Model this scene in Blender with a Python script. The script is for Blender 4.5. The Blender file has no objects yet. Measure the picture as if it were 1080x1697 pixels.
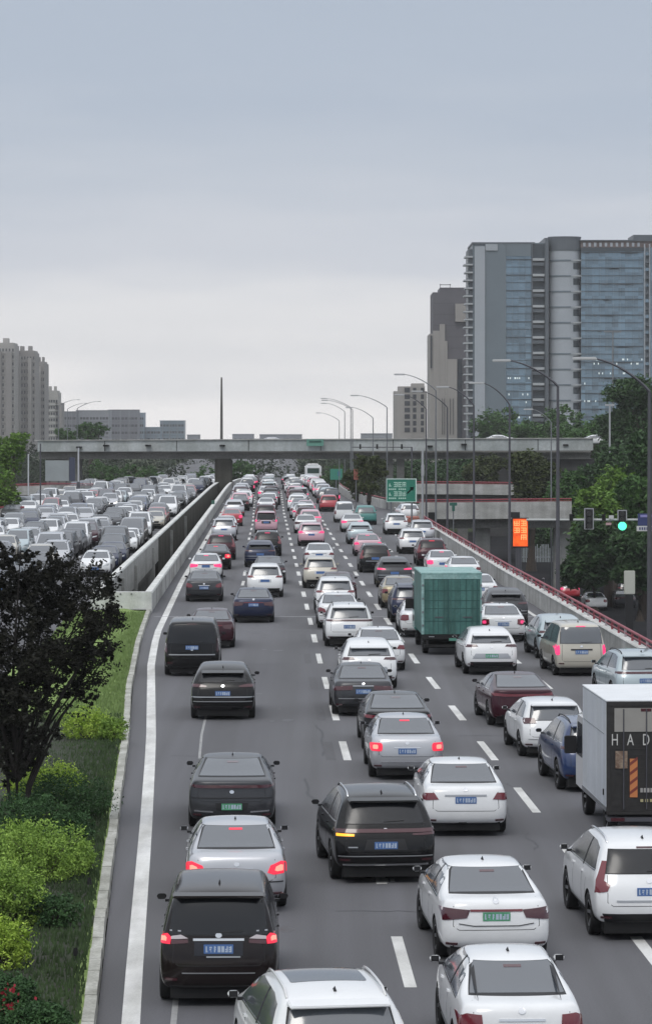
import bpy, bmesh, math, random
from mathutils import Vector, Matrix
from mathutils.bvhtree import BVHTree
from mathutils.geometry import delaunay_2d_cdt

random.seed(11)
scn = bpy.context.scene
COL = scn.collection
F, CH, HY = 5000.0, 8.7, 700.0          # focal length in photo pixels, camera height, horizon row

# ------------------------------------------------------------------ camera
cam_d = bpy.data.cameras.new("camera")
cam_d.sensor_fit = 'HORIZONTAL'; cam_d.sensor_width = 36.0
cam_d.lens = 36.0 * F / 1080.0
cam_d.shift_y = -148.5 / 1080.0
cam_d.clip_start = 0.5; cam_d.clip_end = 12000
cam = bpy.data.objects.new("camera", cam_d); COL.objects.link(cam)
cam.location = (0, 0, CH); cam.rotation_euler = (math.radians(90), 0, 0)
scn.camera = cam

# ------------------------------------------------------------------ world: overcast sky
SUN_EL, SUN_ROT = math.radians(55), math.radians(200)
w = bpy.data.worlds.new("World"); scn.world = w; w.use_nodes = True
nt = w.node_tree; nt.nodes.clear()
out = nt.nodes.new('ShaderNodeOutputWorld'); bg = nt.nodes.new('ShaderNodeBackground')
sky = nt.nodes.new('ShaderNodeTexSky'); sky.sky_type = 'NISHITA'; sky.sun_disc = False
sky.sun_elevation = SUN_EL; sky.sun_rotation = SUN_ROT; sky.air_density = 2.0; sky.dust_density = 5.0
skys = nt.nodes.new('ShaderNodeVectorMath'); skys.operation = 'SCALE'; skys.inputs[3].default_value = 0.07
tc = nt.nodes.new('ShaderNodeTexCoord'); sep = nt.nodes.new('ShaderNodeSeparateXYZ')
mp = nt.nodes.new('ShaderNodeMapping'); mp.inputs['Scale'].default_value = (4, 4, 26)
nz = nt.nodes.new('ShaderNodeTexNoise'); nz.inputs['Scale'].default_value = 1.3; nz.inputs['Detail'].default_value = 4
ma = nt.nodes.new('ShaderNodeMath'); ma.operation = 'MULTIPLY_ADD'; ma.inputs[1].default_value = 0.08; 
sub = nt.nodes.new('ShaderNodeMath'); sub.operation = 'SUBTRACT'; sub.inputs[1].default_value = 0.04
ramp = nt.nodes.new('ShaderNodeValToRGB')
cr = ramp.color_ramp; cr.interpolation = 'EASE'
stops = [(0.0, (.92, .90, .895)), (.028, (.74, .745, .765)), (.055, (.575, .605, .665)), (.085, (.475, .525, .605)),
         (.115, (.415, .475, .57)), (.15, (.405, .465, .56)), (.35, (.64, .68, .74)), (1.0, (.98, 1.01, 1.07))]
while len(cr.elements) < len(stops): cr.elements.new(0.5)
for e, (p, c) in zip(cr.elements, stops): e.position = p; e.color = (*c, 1)
mix = nt.nodes.new('ShaderNodeMixRGB'); mix.inputs[0].default_value = 0.06
L = nt.links.new
L(tc.outputs['Generated'], sep.inputs[0]); L(tc.outputs['Generated'], mp.inputs[0]); L(mp.outputs[0], nz.inputs['Vector'])
L(nz.outputs['Fac'], ma.inputs[0]); L(sep.outputs['Z'], ma.inputs[2]); L(ma.outputs[0], sub.inputs[0]); L(sub.outputs[0], ramp.inputs[0])
L(sky.outputs[0], skys.inputs[0]); L(ramp.outputs[0], mix.inputs[1]); L(skys.outputs[0], mix.inputs[2])
L(mix.outputs[0], bg.inputs[0]); bg.inputs[1].default_value = 1.0; L(bg.outputs[0], out.inputs[0])

sun_d = bpy.data.lights.new("sun", 'SUN'); sun_d.energy = 0.8; sun_d.angle = math.radians(25); sun_d.color = (1, .97, .92)
sun = bpy.data.objects.new("sun", sun_d); COL.objects.link(sun)
sun.rotation_euler = (math.radians(35), 0, math.radians(-20))
scn.view_settings.view_transform = 'Standard'; scn.view_settings.look = 'None'
scn.view_settings.exposure = 0.2; scn.view_settings.gamma = 1.0
scn.cycles.max_bounces = 6; scn.cycles.diffuse_bounces = 3; scn.cycles.glossy_bounces = 3
scn.cycles.volume_bounces = 0

# ------------------------------------------------------------------ helpers
def rz(d):                                # road height profile: flat, then dips beyond the flyover
    if d < 350: return 0.0
    if d > 640: return -3.0
    t = (d - 350) / 290.0
    return -3.0 * (t * t * (3 - 2 * t))

def G(x, y, z=0.0):                       # photo pixel -> point at height z
    d = (CH - z) * F / (y - HY)
    return ((x - 540) * d / F, d, z)

def XD(x, d): return (x - 540) * d / F
def ZD(y, d): return CH - (y - HY) * d / F

MATS = {}
def mat(name, col, rough=0.6, metal=0.0, var=0.0, scale=4.0, bump=0.0, coat=0.0, emit=None, es=1.0, ior=None, stretch=None, var2=None, detail=5, objrand=0.0):
    if name in MATS: return MATS[name]
    m = bpy.data.materials.new(name); m.use_nodes = True; n = m.node_tree; b = n.nodes['Principled BSDF']
    b.inputs['Base Color'].default_value = (*col, 1); b.inputs['Roughness'].default_value = rough
    b.inputs['Metallic'].default_value = metal
    if coat: b.inputs['Coat Weight'].default_value = coat; b.inputs['Coat Roughness'].default_value = 0.06
    if ior: b.inputs['IOR'].default_value = ior
    if emit: b.inputs['Emission Color'].default_value = (*emit, 1); b.inputs['Emission Strength'].default_value = es
    if var or bump:
        t = n.nodes.new('ShaderNodeTexCoord'); mpn = n.nodes.new('ShaderNodeMapping')
        if stretch: mpn.inputs['Scale'].default_value = stretch
        n.links.new(t.outputs['Object'], mpn.inputs[0])
        z = n.nodes.new('ShaderNodeTexNoise'); z.inputs['Scale'].default_value = scale; z.inputs['Detail'].default_value = detail
        z.inputs['Roughness'].default_value = 0.65
        n.links.new(mpn.outputs[0], z.inputs['Vector'])
        if var:
            r = n.nodes.new('ShaderNodeValToRGB'); e = r.color_ramp.elements
            e[0].position = .3; e[1].position = .7
            e[0].color = (*[max(0, c * (1 - var)) for c in col], 1)
            c2 = var2 if var2 else [min(1, c * (1 + var)) for c in col]
            e[1].color = (*c2, 1)
            n.links.new(z.outputs['Fac'], r.inputs[0]); last = r.outputs[0]
            if objrand:
                oi = n.nodes.new('ShaderNodeObjectInfo'); hs = n.nodes.new('ShaderNodeHueSaturation')
                mr = n.nodes.new('ShaderNodeMapRange'); mr.inputs[3].default_value = 1 - objrand; mr.inputs[4].default_value = 1 + objrand
                n.links.new(oi.outputs['Random'], mr.inputs[0]); n.links.new(mr.outputs[0], hs.inputs['Value'])
                n.links.new(last, hs.inputs['Color']); last = hs.outputs[0]
            n.links.new(last, b.inputs['Base Color'])
        if bump:
            bp = n.nodes.new('ShaderNodeBump'); bp.inputs['Strength'].default_value = bump; bp.inputs['Distance'].default_value = 0.03
            n.links.new(z.outputs['Fac'], bp.inputs['Height']); n.links.new(bp.outputs[0], b.inputs['Normal'])
    MATS[name] = m
    return m

def layered(name, base, spots, scale_big, scale_small, rough=.9, bump=.2, amt=.5, stretch=(1, 1, 1), streak=None, spec=None):
    """stained mineral surface: large soft patches + fine grain"""
    m = bpy.data.materials.new(name); m.use_nodes = True; n = m.node_tree; b = n.nodes['Principled BSDF']
    t = n.nodes.new('ShaderNodeTexCoord'); mpn = n.nodes.new('ShaderNodeMapping'); mpn.inputs['Scale'].default_value = stretch
    n.links.new(t.outputs['Object'], mpn.inputs[0])
    a = n.nodes.new('ShaderNodeTexNoise'); a.inputs['Scale'].default_value = scale_big; a.inputs['Detail'].default_value = 6; a.inputs['Roughness'].default_value = .6
    g = n.nodes.new('ShaderNodeTexNoise'); g.inputs['Scale'].default_value = scale_small; g.inputs['Detail'].default_value = 3
    n.links.new(mpn.outputs[0], a.inputs['Vector']); n.links.new(t.outputs['Object'], g.inputs['Vector'])
    r = n.nodes.new('ShaderNodeValToRGB'); e = r.color_ramp.elements; e[0].position = .38; e[1].position = .66
    e[0].color = (*base, 1); e[1].color = (*spots, 1)
    last = r.outputs[0]
    if streak:
        m2 = n.nodes.new('ShaderNodeMapping'); m2.inputs['Scale'].default_value = streak[0]; n.links.new(t.outputs['Object'], m2.inputs[0])
        s2 = n.nodes.new('ShaderNodeTexNoise'); s2.inputs['Scale'].default_value = 1.0; s2.inputs['Detail'].default_value = 5; n.links.new(m2.outputs[0], s2.inputs['Vector'])
        r2 = n.nodes.new('ShaderNodeValToRGB'); q = r2.color_ramp.elements; q[0].position = .42; q[1].position = .62; k = 1 - streak[1]; q[0].color = (k, k, k*.98, 1); q[1].color = (1, 1, 1, 1)
        n.links.new(s2.outputs['Fac'], r2.inputs[0]); mm = n.nodes.new('ShaderNodeMixRGB'); mm.blend_type = 'MULTIPLY'; mm.inputs[0].default_value = 1
        n.links.new(last, mm.inputs[1]); n.links.new(r2.outputs[0], mm.inputs[2]); last = mm.outputs[0]
    mx = n.nodes.new('ShaderNodeMixRGB'); mx.blend_type = 'OVERLAY'; mx.inputs[0].default_value = amt
    n.links.new(a.outputs['Fac'], r.inputs[0]); n.links.new(last, mx.inputs[1]); n.links.new(g.outputs['Fac'], mx.inputs[2])
    n.links.new(mx.outputs[0], b.inputs['Base Color']); b.inputs['Roughness'].default_value = rough
    if spec is not None: b.inputs['Specular IOR Level'].default_value = spec
    bp = n.nodes.new('ShaderNodeBump'); bp.inputs['Strength'].default_value = bump; bp.inputs['Distance'].default_value = .02
    n.links.new(g.outputs['Fac'], bp.inputs['Height']); n.links.new(bp.outputs[0], b.inputs['Normal'])
    MATS[name] = m
    return m

class MB:
    def __init__(s): s.v = []; s.f = []; s.m = []
    def add(s, vs, fs, mi=0):
        o = len(s.v); s.v += [tuple(p) for p in vs]; s.f += [tuple(i + o for i in f) for f in fs]; s.m += [mi] * len(fs); return s
    def box(s, x0, x1, y0, y1, z0, z1, mi=0):
        return s.add([(x0,y0,z0),(x1,y0,z0),(x1,y1,z0),(x0,y1,z0),(x0,y0,z1),(x1,y0,z1),(x1,y1,z1),(x0,y1,z1)],
                     [(0,3,2,1),(4,5,6,7),(0,1,5,4),(1,2,6,5),(2,3,7,6),(3,0,4,7)], mi)
    def tube(s, pts, r, n=8, mi=0, cap=True):
        pts = [Vector(p) for p in pts]; rs = r if isinstance(r, (list, tuple)) else [r] * len(pts); rings = []
        for i, p in enumerate(pts):
            d = (pts[min(i+1, len(pts)-1)] - pts[max(i-1, 0)]).normalized()
            a = d.cross(Vector((0, 0, 1)));
            if a.length < 1e-3: a = Vector((1, 0, 0))
            a.normalize(); b = d.cross(a)
            rings.append([p + (a * math.cos(2*math.pi*k/n) + b * math.sin(2*math.pi*k/n)) * rs[i] for k in range(n)])
        vs = [q for rr in rings for q in rr]; fs = []
        for i in range(len(rings)-1):
            for k in range(n): fs.append((i*n+k, i*n+(k+1) % n, (i+1)*n+(k+1) % n, (i+1)*n+k))
        if cap: fs.append(tuple(range(n))[::-1]); fs.append(tuple((len(rings)-1)*n+k for k in range(n)))
        return s.add(vs, fs, mi)
    def cylx(s, cx, cy, cz, r, wd, n=24, mi=0):
        vs = []; 
        for x in (cx-wd/2, cx+wd/2):
            for k in range(n): vs.append((x, cy+r*math.cos(2*math.pi*k/n), cz+r*math.sin(2*math.pi*k/n)))
        fs = [(k, (k+1) % n, n+(k+1) % n, n+k) for k in range(n)] + [tuple(range(n))[::-1], tuple(range(n, 2*n))]
        return s.add(vs, fs, mi)
    def prism(s, poly, z0, z1, mi=0):     # poly: list of (x,y) CCW
        n = len(poly); vs = [(x, y, z0) for x, y in poly] + [(x, y, z1) for x, y in poly]
        fs = [tuple(range(n))[::-1], tuple(range(n, 2*n))] + [(k, (k+1) % n, n+(k+1) % n, n+k) for k in range(n)]
        return s.add(vs, fs, mi)
    def mesh(s, name, mats, smooth=False, ang=None, bevel=0):
        me = bpy.data.meshes.new(name); me.from_pydata(s.v, [], s.f); me.update()
        if not isinstance(mats, (list, tuple)): mats = [mats]
        for m in mats: me.materials.append(m)
        if len(mats) > 1: me.polygons.foreach_set('material_index', s.m)
        if bevel:
            bm = bmesh.new(); bm.from_mesh(me)
            bmesh.ops.bevel(bm, geom=[e for e in bm.edges if len(e.link_faces) == 2 and e.calc_face_angle(0) > .6], offset=bevel, segments=2, affect='EDGES', clamp_overlap=True)
            bm.to_mesh(me); bm.free(); smooth = True; ang = ang or 50
        if smooth:
            me.polygons.foreach_set('use_smooth', [True] * len(me.polygons))
            if ang: me.set_sharp_from_angle(angle=math.radians(ang))
        return me
    def obj(s, name, mats, parent=None, smooth=False, ang=None, bevel=0, loc=None):
        return link(name, s.mesh(name, mats, smooth, ang, bevel), parent, loc)

def link(name, me, parent=None, loc=None):
    o = bpy.data.objects.new(name, me); COL.objects.link(o)
    if parent is not None: o.parent = parent
    if loc: o.location = loc
    return o
def thing(name, label, cat, loc=(0, 0, 0), rot=0.0, group=None):
    o = bpy.data.objects.new(name, None); COL.objects.link(o); o.location = loc; o.rotation_euler = (0, 0, rot)
    o.empty_display_size = .3
    return tag(o, label, cat, group)
def tag(o, label, cat, group=None):
    o['label'] = label; o['category'] = cat
    if group: o['group'] = group
    return o
def struct(o): o['kind'] = 'structure'; return o
def lerp(a, b, t): return a + (b - a) * t
def poly_at(pl, d):                       # pl: [(d, X)...]
    if d <= pl[0][0]: (d0, x0), (d1, x1) = pl[0], pl[1]
    elif d >= pl[-1][0]: (d0, x0), (d1, x1) = pl[-2], pl[-1]
    else:
        for a, b in zip(pl, pl[1:]):
            if a[0] <= d <= b[0]: (d0, x0), (d1, x1) = a, b; break
    return x0 + (x1 - x0) * (d - d0) / (d1 - d0)
def strip(mb, pl, d0, d1, w, z=.004, step=6.0, off=0.0, mi=0):
    n = max(1, int(math.ceil((d1 - d0) / step))); vs = []
    for i in range(n + 1):
        d = d0 + (d1 - d0) * i / n; x = poly_at(pl, d) + off
        vs += [(x - w/2, d, rz(d) + z), (x + w/2, d, rz(d) + z)]
    mb.add(vs, [(2*i, 2*i+1, 2*i+3, 2*i+2) for i in range(n)], mi)
# ------------------------------------------------------------------ shared materials
asphalt = layered('asphalt', (.110, .110, .122), (.145, .145, .155), .09, 30, rough=.85, bump=.15, amt=.3, stretch=(1, .12, 1), streak=((.9, .012, 1), .20))
asphalt_shaded = layered('asphalt_shaded', (.022, .023, .025), (.034, .034, .037), .12, 20, rough=1, spec=0)  # lower street: tree canopy shade darkened into the base colour
concrete = layered('concrete', (.38, .38, .37), (.50, .50, .49), .5, 12, rough=.85, bump=.1, amt=.3, stretch=(1, 1, 3), streak=((1.3, .9, .12), .22))
concrete_l = layered('concrete_light', (.62, .63, .62), (.78, .78, .76), .6, 12, rough=.8, bump=.1, amt=.25, stretch=(1, 1, 3), streak=((1.6, 1.2, .2), .16))
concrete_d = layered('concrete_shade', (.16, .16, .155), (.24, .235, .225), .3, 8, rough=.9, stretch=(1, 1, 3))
kerb_m = layered('kerb_stone', (.36, .36, .32), (.54, .54, .50), 1.2, 20, rough=.85, streak=((3, .8, 3), .25))
white_paint = layered('road_paint', (.58, .58, .57), (.78, .78, .77), 1.5, 25, rough=.75, bump=0, amt=.3, stretch=(1, .4, 1), streak=((3, .25, 1), .12))
white_worn = mat('road_paint_worn', (.30, .30, .30), .8, var=.25, scale=4)
grass_m = layered('grass_ground', (.20, .28, .10), (.27, .36, .14), .6, 14, rough=1, spec=.05, bump=.6, amt=.5)
soil_m = layered('soil', (.028, .028, .021), (.034, .046, .024), 1.1, 10, rough=1, bump=.5)
steel = mat('galvanised_steel', (.22, .23, .245), .45, .6, var=.1, scale=3)
steel_d = mat('dark_steel', (.10, .10, .115), .5, .4, var=.1, scale=3)
red_rail = mat('red_rail_paint', (.30, .055, .075), .5, var=.25, scale=6)
black_pl = mat('black_plastic', (.012, .012, .014), .55)
tyre_m = mat('tyre_rubber', (.012, .012, .013), .8)
under_m = mat('underbody', (.01, .01, .011), .9)
rim_m = mat('alloy_rim', (.38, .39, .41), .3, .8)
mirror_dark = mat('mirror_dark', (.012, .012, .014), .35)
chrome = mat('chrome', (.75, .76, .78), .15, 1.0)
glass_m = mat('car_glass', (.075, .085, .10), .12, ior=2.1)
glass_t = mat('car_glass_tinted', (.010, .011, .014), .2, ior=1.55)
tail_off = mat('tail_lens', (.15, .008, .018), .12, coat=1)
tail_dark = mat('tail_lens_smoked', (.06, .005, .012), .12, coat=1)
tail_lit = mat('tail_lens_lit', (.6, .02, .05), .2, emit=(1, .03, .07), es=.62)
tail_core = mat('tail_core_lit', (.8, .3, .2), .2, emit=(1, .16, .12), es=1.5)
tail_pink = mat('tail_lens_glow', (.6, .02, .1), .2, emit=(1, .06, .22), es=.75)
tail_clear = mat('lamp_clear', (.55, .5, .52), .12, coat=1)
amber_lit = mat('indicator_lit', (.8, .4, .02), .2, emit=(1, .36, .02), es=1.2)
head_m = mat('headlamp', (.55, .58, .6), .08, coat=1)
head_lit = mat('headlamp_lit', (.8, .8, .8), .1, emit=(1, .97, .9), es=3.0)
plate_b = mat('plate_blue', (.08, .17, .40), .5)
plate_g = mat('plate_green', (.10, .36, .20), .5, var=.3, scale=3)
plate_w = mat('plate_characters', (.48, .56, .68), .5)
trim_m = mat('satin_trim', (.45, .46, .48), .3, .7)

PAINTS = {
 'white': mat('paint_white', (.80, .81, .82), .35, coat=1, var=.03, scale=3),
 'pearl': mat('paint_pearl', (.70, .70, .70), .32, .15, coat=1),
 'silver': mat('paint_silver', (.52, .53, .56), .34, .55, coat=1),
 'grey': mat('paint_grey', (.17, .175, .19), .34, .5, coat=1),
 'darkgrey': mat('paint_darkgrey', (.055, .057, .063), .33, .4, coat=1),
 'black': mat('paint_black', (.007, .007, .008), .22, coat=1),
 'brownblack': mat('paint_brownblack', (.012, .008, .008), .22, coat=1),
 'navy': mat('paint_navy', (.018, .025, .06), .28, .2, coat=1),
 'blue': mat('paint_blue', (.012, .035, .12), .28, .2, coat=1),
 'maroon': mat('paint_maroon', (.045, .010, .018), .25, .2, coat=1),
 'red': mat('paint_red', (.42, .03, .045), .3, coat=1),
 'beige': mat('paint_beige', (.52, .49, .42), .4, .1, coat=1),
 'gold': mat('paint_gold', (.36, .30, .18), .35, .4, coat=1),
 'iceblue': mat('paint_iceblue', (.42, .50, .53), .35, .3, coat=1),
 'tealcab': mat('paint_teal', (.05, .22, .20), .45, coat=.5),
 'pink': mat('paint_pink', (.60, .36, .42), .35, coat=1),
}
for k_ in ('black', 'brownblack', 'darkgrey', 'navy', 'maroon'):
    b_ = PAINTS[k_].node_tree.nodes['Principled BSDF']; b_.inputs['Specular IOR Level'].default_value = .15; b_.inputs['Coat Weight'].default_value = .45; b_.inputs['Coat Roughness'].default_value = .12
PNAME = {'white': 'white', 'pearl': 'pearl white', 'silver': 'silver', 'grey': 'grey', 'darkgrey': 'dark grey', 'black': 'black', 'brownblack': 'black',
         'navy': 'navy blue', 'blue': 'blue', 'maroon': 'maroon', 'red': 'red', 'beige': 'beige', 'gold': 'gold', 'iceblue': 'pale blue', 'pink': 'pinkish'}

# ------------------------------------------------------------------ car builder
# station: (y_low, y_top, belt, top, width multiplier)
SHAPES = {
 'sedan': dict(L=4.70, W=1.82, H=1.46, zb=.26, tum=.52, whl=(.98, 3.68), r=.325, belt=1,
   st=[(0, .06, .93, 1.03, .93), (.22, .26, .95, 1.06, .97), (.62, .60, .96, 1.07, .99), (.98, .84, .965, 1.10, 1), (1.56, 1.50, .96, 1.385, 1),
       (1.78, 1.72, .95, 1.435, 1), (2.7, 2.6, .94, 1.45, 1), (3.1, 2.95, .93, 1.37, 1), (3.6, 3.7, .91, 1.01, .99), (4.1, 4.1, .86, .92, .97),
       (4.48, 4.45, .76, .80, .93), (4.70, 4.66, .66, .69, .84)], rin=[.12, .03, 0, .03, .05, .06], side=[(.95, 1.0), (1.40, 1.32), (1.75, 1.375), (2.7, 1.375), (3.05, 1.30), (3.62, 1.0)],
   rw=(1.085, 1.368, .68, .56)),
 'fastback': dict(L=4.85, W=1.88, H=1.44, zb=.24, tum=.55, whl=(1.0, 3.85), r=.345, belt=1,
   st=[(0, .05, .95, 1.06, .94), (.2, .24, .97, 1.09, .975), (.5, .55, .98, 1.13, .99), (.95, .95, .975, 1.21, 1), (1.5, 1.5, .96, 1.36, 1),
       (2.15, 2.1, .95, 1.435, 1), (2.8, 2.7, .94, 1.42, 1), (3.2, 3.1, .93, 1.33, 1), (3.75, 3.85, .90, .99, .99), (4.2, 4.2, .85, .90, .97),
       (4.6, 4.58, .76, .79, .93), (4.85, 4.8, .64, .67, .84)], rin=[.10, .02, 0, .05, .06, .02], side=[(1.1, 1.03), (1.5, 1.28), (1.9, 1.355), (2.8, 1.35), (3.15, 1.27), (3.8, .98)],
   rw=(1.125, 1.365, .70, .56)),
 'suv': dict(L=4.65, W=1.87, H=1.67, zb=.30, tum=.36, whl=(.92, 3.62), r=.36, belt=1,
   st=[(0, .46, 1.06, 1.50, .93), (.2, .62, 1.08, 1.60, .975), (.7, 1.0, 1.07, 1.645, 1), (1.6, 1.7, 1.05, 1.67, 1), (2.5, 2.4, 1.03, 1.65, 1),
       (3.0, 2.85, 1.02, 1.56, 1), (3.5, 3.7, 1.0, 1.12, .99), (4.1, 4.1, .96, 1.03, .975), (4.45, 4.4, .86, .91, .93), (4.65, 4.6, .72, .76, .85)],
   rin=[.13, .03, 0, .02, .03, 0], side=[(.55, 1.15), (.85, 1.48), (1.3, 1.54), (2.5, 1.54), (2.9, 1.45), (3.5, 1.08)],
   rw=(1.12, 1.49, .70, .60)),
 'crossover': dict(L=4.55, W=1.86, H=1.60, zb=.28, tum=.46, whl=(.92, 3.62), r=.36, belt=1,
   st=[(0, .40, 1.05, 1.33, .93), (.2, .62, 1.07, 1.44, .975), (.7, 1.05, 1.06, 1.55, 1), (1.6, 1.75, 1.03, 1.60, 1), (2.4, 2.35, 1.01, 1.58, 1),
       (2.9, 2.8, 1.0, 1.49, 1), (3.45, 3.6, .97, 1.09, .99), (4.0, 4.0, .93, 1.0, .975), (4.35, 4.3, .84, .88, .93), (4.55, 4.5, .70, .74, .85)],
   rin=[.13, .03, 0, .03, .03, 0], side=[(.75, 1.15), (1.1, 1.38), (1.6, 1.47), (2.4, 1.47), (2.85, 1.38), (3.45, 1.05)],
   rw=(1.10, 1.36, .68, .58)),
 'hatchback': dict(L=4.28, W=1.80, H=1.47, zb=.26, tum=.44, whl=(.80, 3.42), r=.325, belt=1,
   st=[(0, .36, .93, 1.33, .92), (.2, .5, .95, 1.41, .97), (.7, .9, .95, 1.455, 1), (1.5, 1.6, .94, 1.47, 1), (2.2, 2.15, .92, 1.45, 1),
       (2.65, 2.55, .92, 1.37, 1), (3.2, 3.3, .9, 1.0, .99), (3.7, 3.7, .86, .92, .97), (4.08, 4.05, .76, .8, .93), (4.28, 4.24, .66, .69, .84)],
   rin=[.12, .03, 0, .02, .03, 0], side=[(.5, 1.02), (.8, 1.30), (1.2, 1.37), (2.3, 1.37), (2.6, 1.28), (3.2, .98)],
   rw=(.98, 1.33, .66, .57)),
 'minivan': dict(L=4.70, W=1.80, H=1.76, zb=.27, tum=.24, whl=(.85, 3.65), r=.33, belt=1,
   st=[(0, .22, 1.02, 1.62, .93), (.2, .38, 1.04, 1.70, .975), (.7, .85, 1.04, 1.745, 1), (1.7, 1.7, 1.03, 1.76, 1), (2.6, 2.5, 1.02, 1.74, 1),
       (3.1, 2.95, 1.01, 1.65, 1), (3.65, 3.85, .99, 1.14, .99), (4.2, 4.2, .92, 1.0, .97), (4.5, 4.48, .8, .85, .92), (4.70, 4.66, .68, .71, .84)],
   rin=[.10, .03, 0, .02, .02, 0], side=[(.35, 1.1), (.5, 1.58), (.9, 1.63), (2.6, 1.63), (3.0, 1.54), (3.65, 1.06)],
   rw=(1.08, 1.60, .72, .66)),
 'van': dict(L=5.1, W=1.92, H=1.93, zb=.27, tum=.15, whl=(.95, 4.05), r=.34, belt=1,
   st=[(0, .12, 1.08, 1.80, .94), (.2, .28, 1.10, 1.88, .98), (.7, .8, 1.10, 1.92, 1), (1.9, 1.9, 1.10, 1.93, 1), (3.0, 2.9, 1.09, 1.91, 1),
       (3.5, 3.3, 1.08, 1.80, 1), (4.1, 4.3, 1.06, 1.22, .99), (4.6, 4.6, 1.0, 1.08, .97), (4.9, 4.88, .86, .92, .93), (5.1, 5.05, .72, .76, .86)],
   rin=[.08, .02, 0, .01, .02, 0], side=[(.3, 1.15), (.4, 1.74), (.9, 1.79), (3.0, 1.79), (3.4, 1.66), (4.1, 1.14)],
   rw=(1.14, 1.76, .80, .76)),
}
FR = [-1, -.82, -.45, 0, .45, .82, 1]
TJ = [0, 0, .04, .14, .36, 1.0]
def make_body(S):
    st = S['st']; N = len(st) - 1; hw = S['W'] / 2; zb = S['zb']; idx = {}; V = []; Fc = []
    def P(i, j, k):
        key = (i, j, k)
        if key in idx: return idx[key]
        yl, yt, belt, top, wm = st[i]; edge = min(.05, max(.012, (top - belt) * .12))
        z5 = top - edge; zz = [zb, zb + .10, zb + .45 * (belt - zb), zb + .80 * (belt - zb), belt, z5]
        if i == 0 or i == N: zz[0] += .03
        w0 = hw * wm; x4 = w0 * .957
        xs = [w0 * .90, w0 * .975, w0, w0 * .992, x4, x4 - S['tum'] * (z5 - belt)]
        x = xs[j] * FR[k]; z = zz[j]; y = lerp(yl, yt, TJ[j])
        if j == 5: z += edge * [0, .5, .86, 1, .86, .5, 0][k]
        if i == 0: y += S['rin'][j] + S.get('cr', .13) * [1, .17, .03, 0, .03, .17, 1][k]
        if i == N: y -= [.1, .02, 0, .02, .05, .05][j] + .32 * [1, .30, .06, 0, .06, .30, 1][k]
        idx[key] = len(V); V.append((x, y - S['L'] / 2, z)); return idx[key]
    for i in range(N):
        for j in range(5):
            Fc.append((P(i, j, 6), P(i+1, j, 6), P(i+1, j+1, 6), P(i, j+1, 6)))
            Fc.append((P(i, j, 0), P(i, j+1, 0), P(i+1, j+1, 0), P(i+1, j, 0)))
        for k in range(6):
            Fc.append((P(i, 5, k), P(i, 5, k+1), P(i+1, 5, k+1), P(i+1, 5, k)))
            Fc.append((P(i, 0, k), P(i+1, 0, k), P(i+1, 0, k+1), P(i, 0, k+1)))
    for j in range(5):
        for k in range(6):
            Fc.append((P(0, j, k), P(0, j, k+1), P(0, j+1, k+1), P(0, j+1, k)))
            Fc.append((P(N, j, k), P(N, j+1, k), P(N, j+1, k+1), P(N, j, k+1)))
    me = bpy.data.meshes.new('body'); me.from_pydata(V, [], Fc); me.update()
    o = bpy.data.objects.new('tmp', me); COL.objects.link(o)
    m = o.modifiers.new('s', 'SUBSURF'); m.levels = 2; m.render_levels = 2
    bpy.context.view_layer.update(); dg = bpy.context.evaluated_depsgraph_get()
    sm = bpy.data.meshes.new_from_object(o.evaluated_get(dg))
    bvh = BVHTree.FromPolygons([v.co.copy() for v in sm.vertices], [tuple(p.vertices) for p in sm.polygons])
    cut = MB(); R = S['r'] + .055
    for wy in S['whl']:
        for sx in (-1, 1):
            cut.cylx(sx * (hw + .02 - .17), wy - S['L']/2, S['r'], R, .36, 28)
    co = cut.obj('cut', black_pl)
    o2 = bpy.data.objects.new('tmp2', sm); COL.objects.link(o2)
    b = o2.modifiers.new('b', 'BOOLEAN'); b.operation = 'DIFFERENCE'; b.object = co; b.solver = 'EXACT'
    bpy.context.view_layer.update(); dg = bpy.context.evaluated_depsgraph_get()
    res = bpy.data.meshes.new_from_object(o2.evaluated_get(dg)); res.name = 'body'
    res.materials.clear(); res.materials.append(PAINTS['white']); res.materials.append(black_pl)
    for p in res.polygons:
        c = p.center; mi = 0
        for wy in S['whl']:
            if math.hypot(c.y - (wy - S['L']/2), c.z - S['r']) < R + .004 and abs(c.x) < hw and (abs(c.x) < hw * .9 or p.normal.x * c.x <= .02): 
                dv = math.hypot(c.y - (wy - S['L']/2), c.z - S['r'])
                if dv > R - .02 or abs(p.normal.x) > .95: mi = 1
        p.material_index = mi; p.use_smooth = True
    res.set_sharp_from_angle(angle=math.radians(40))
    for q in (o, o2, co): bpy.data.objects.remove(q)
    return res, bvh

def inside(pt, poly):
    x, y = pt; r = False; n = len(poly)
    for i in range(n):
        x1, y1 = poly[i]; x2, y2 = poly[(i+1) % n]
        if (y1 > y) != (y2 > y) and x < (x2-x1) * (y-y1) / (y2-y1) + x1: r = not r
    return r
def proj(bvh, view, a, b, off):
    if view == 'rear': o, d, p = Vector((a, -6, b)), Vector((0, 1, 0)), None
    elif view == 'front': o, d = Vector((a, 6, b)), Vector((0, -1, 0))
    elif view == 'top': o, d = Vector((a, b, 5)), Vector((0, 0, -1))
    elif view == 'right': o, d = Vector((4, a, b)), Vector((-1, 0, 0))
    else: o, d = Vector((-4, a, b)), Vector((1, 0, 0))
    h, nrm, _, _ = bvh.ray_cast(o, d)
    if h is None: h, nrm, _, _ = bvh.find_nearest(o + d * 4); 
    if nrm.dot(d) > 0: nrm = -nrm
    return h + nrm * off, h - nrm * .004
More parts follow.
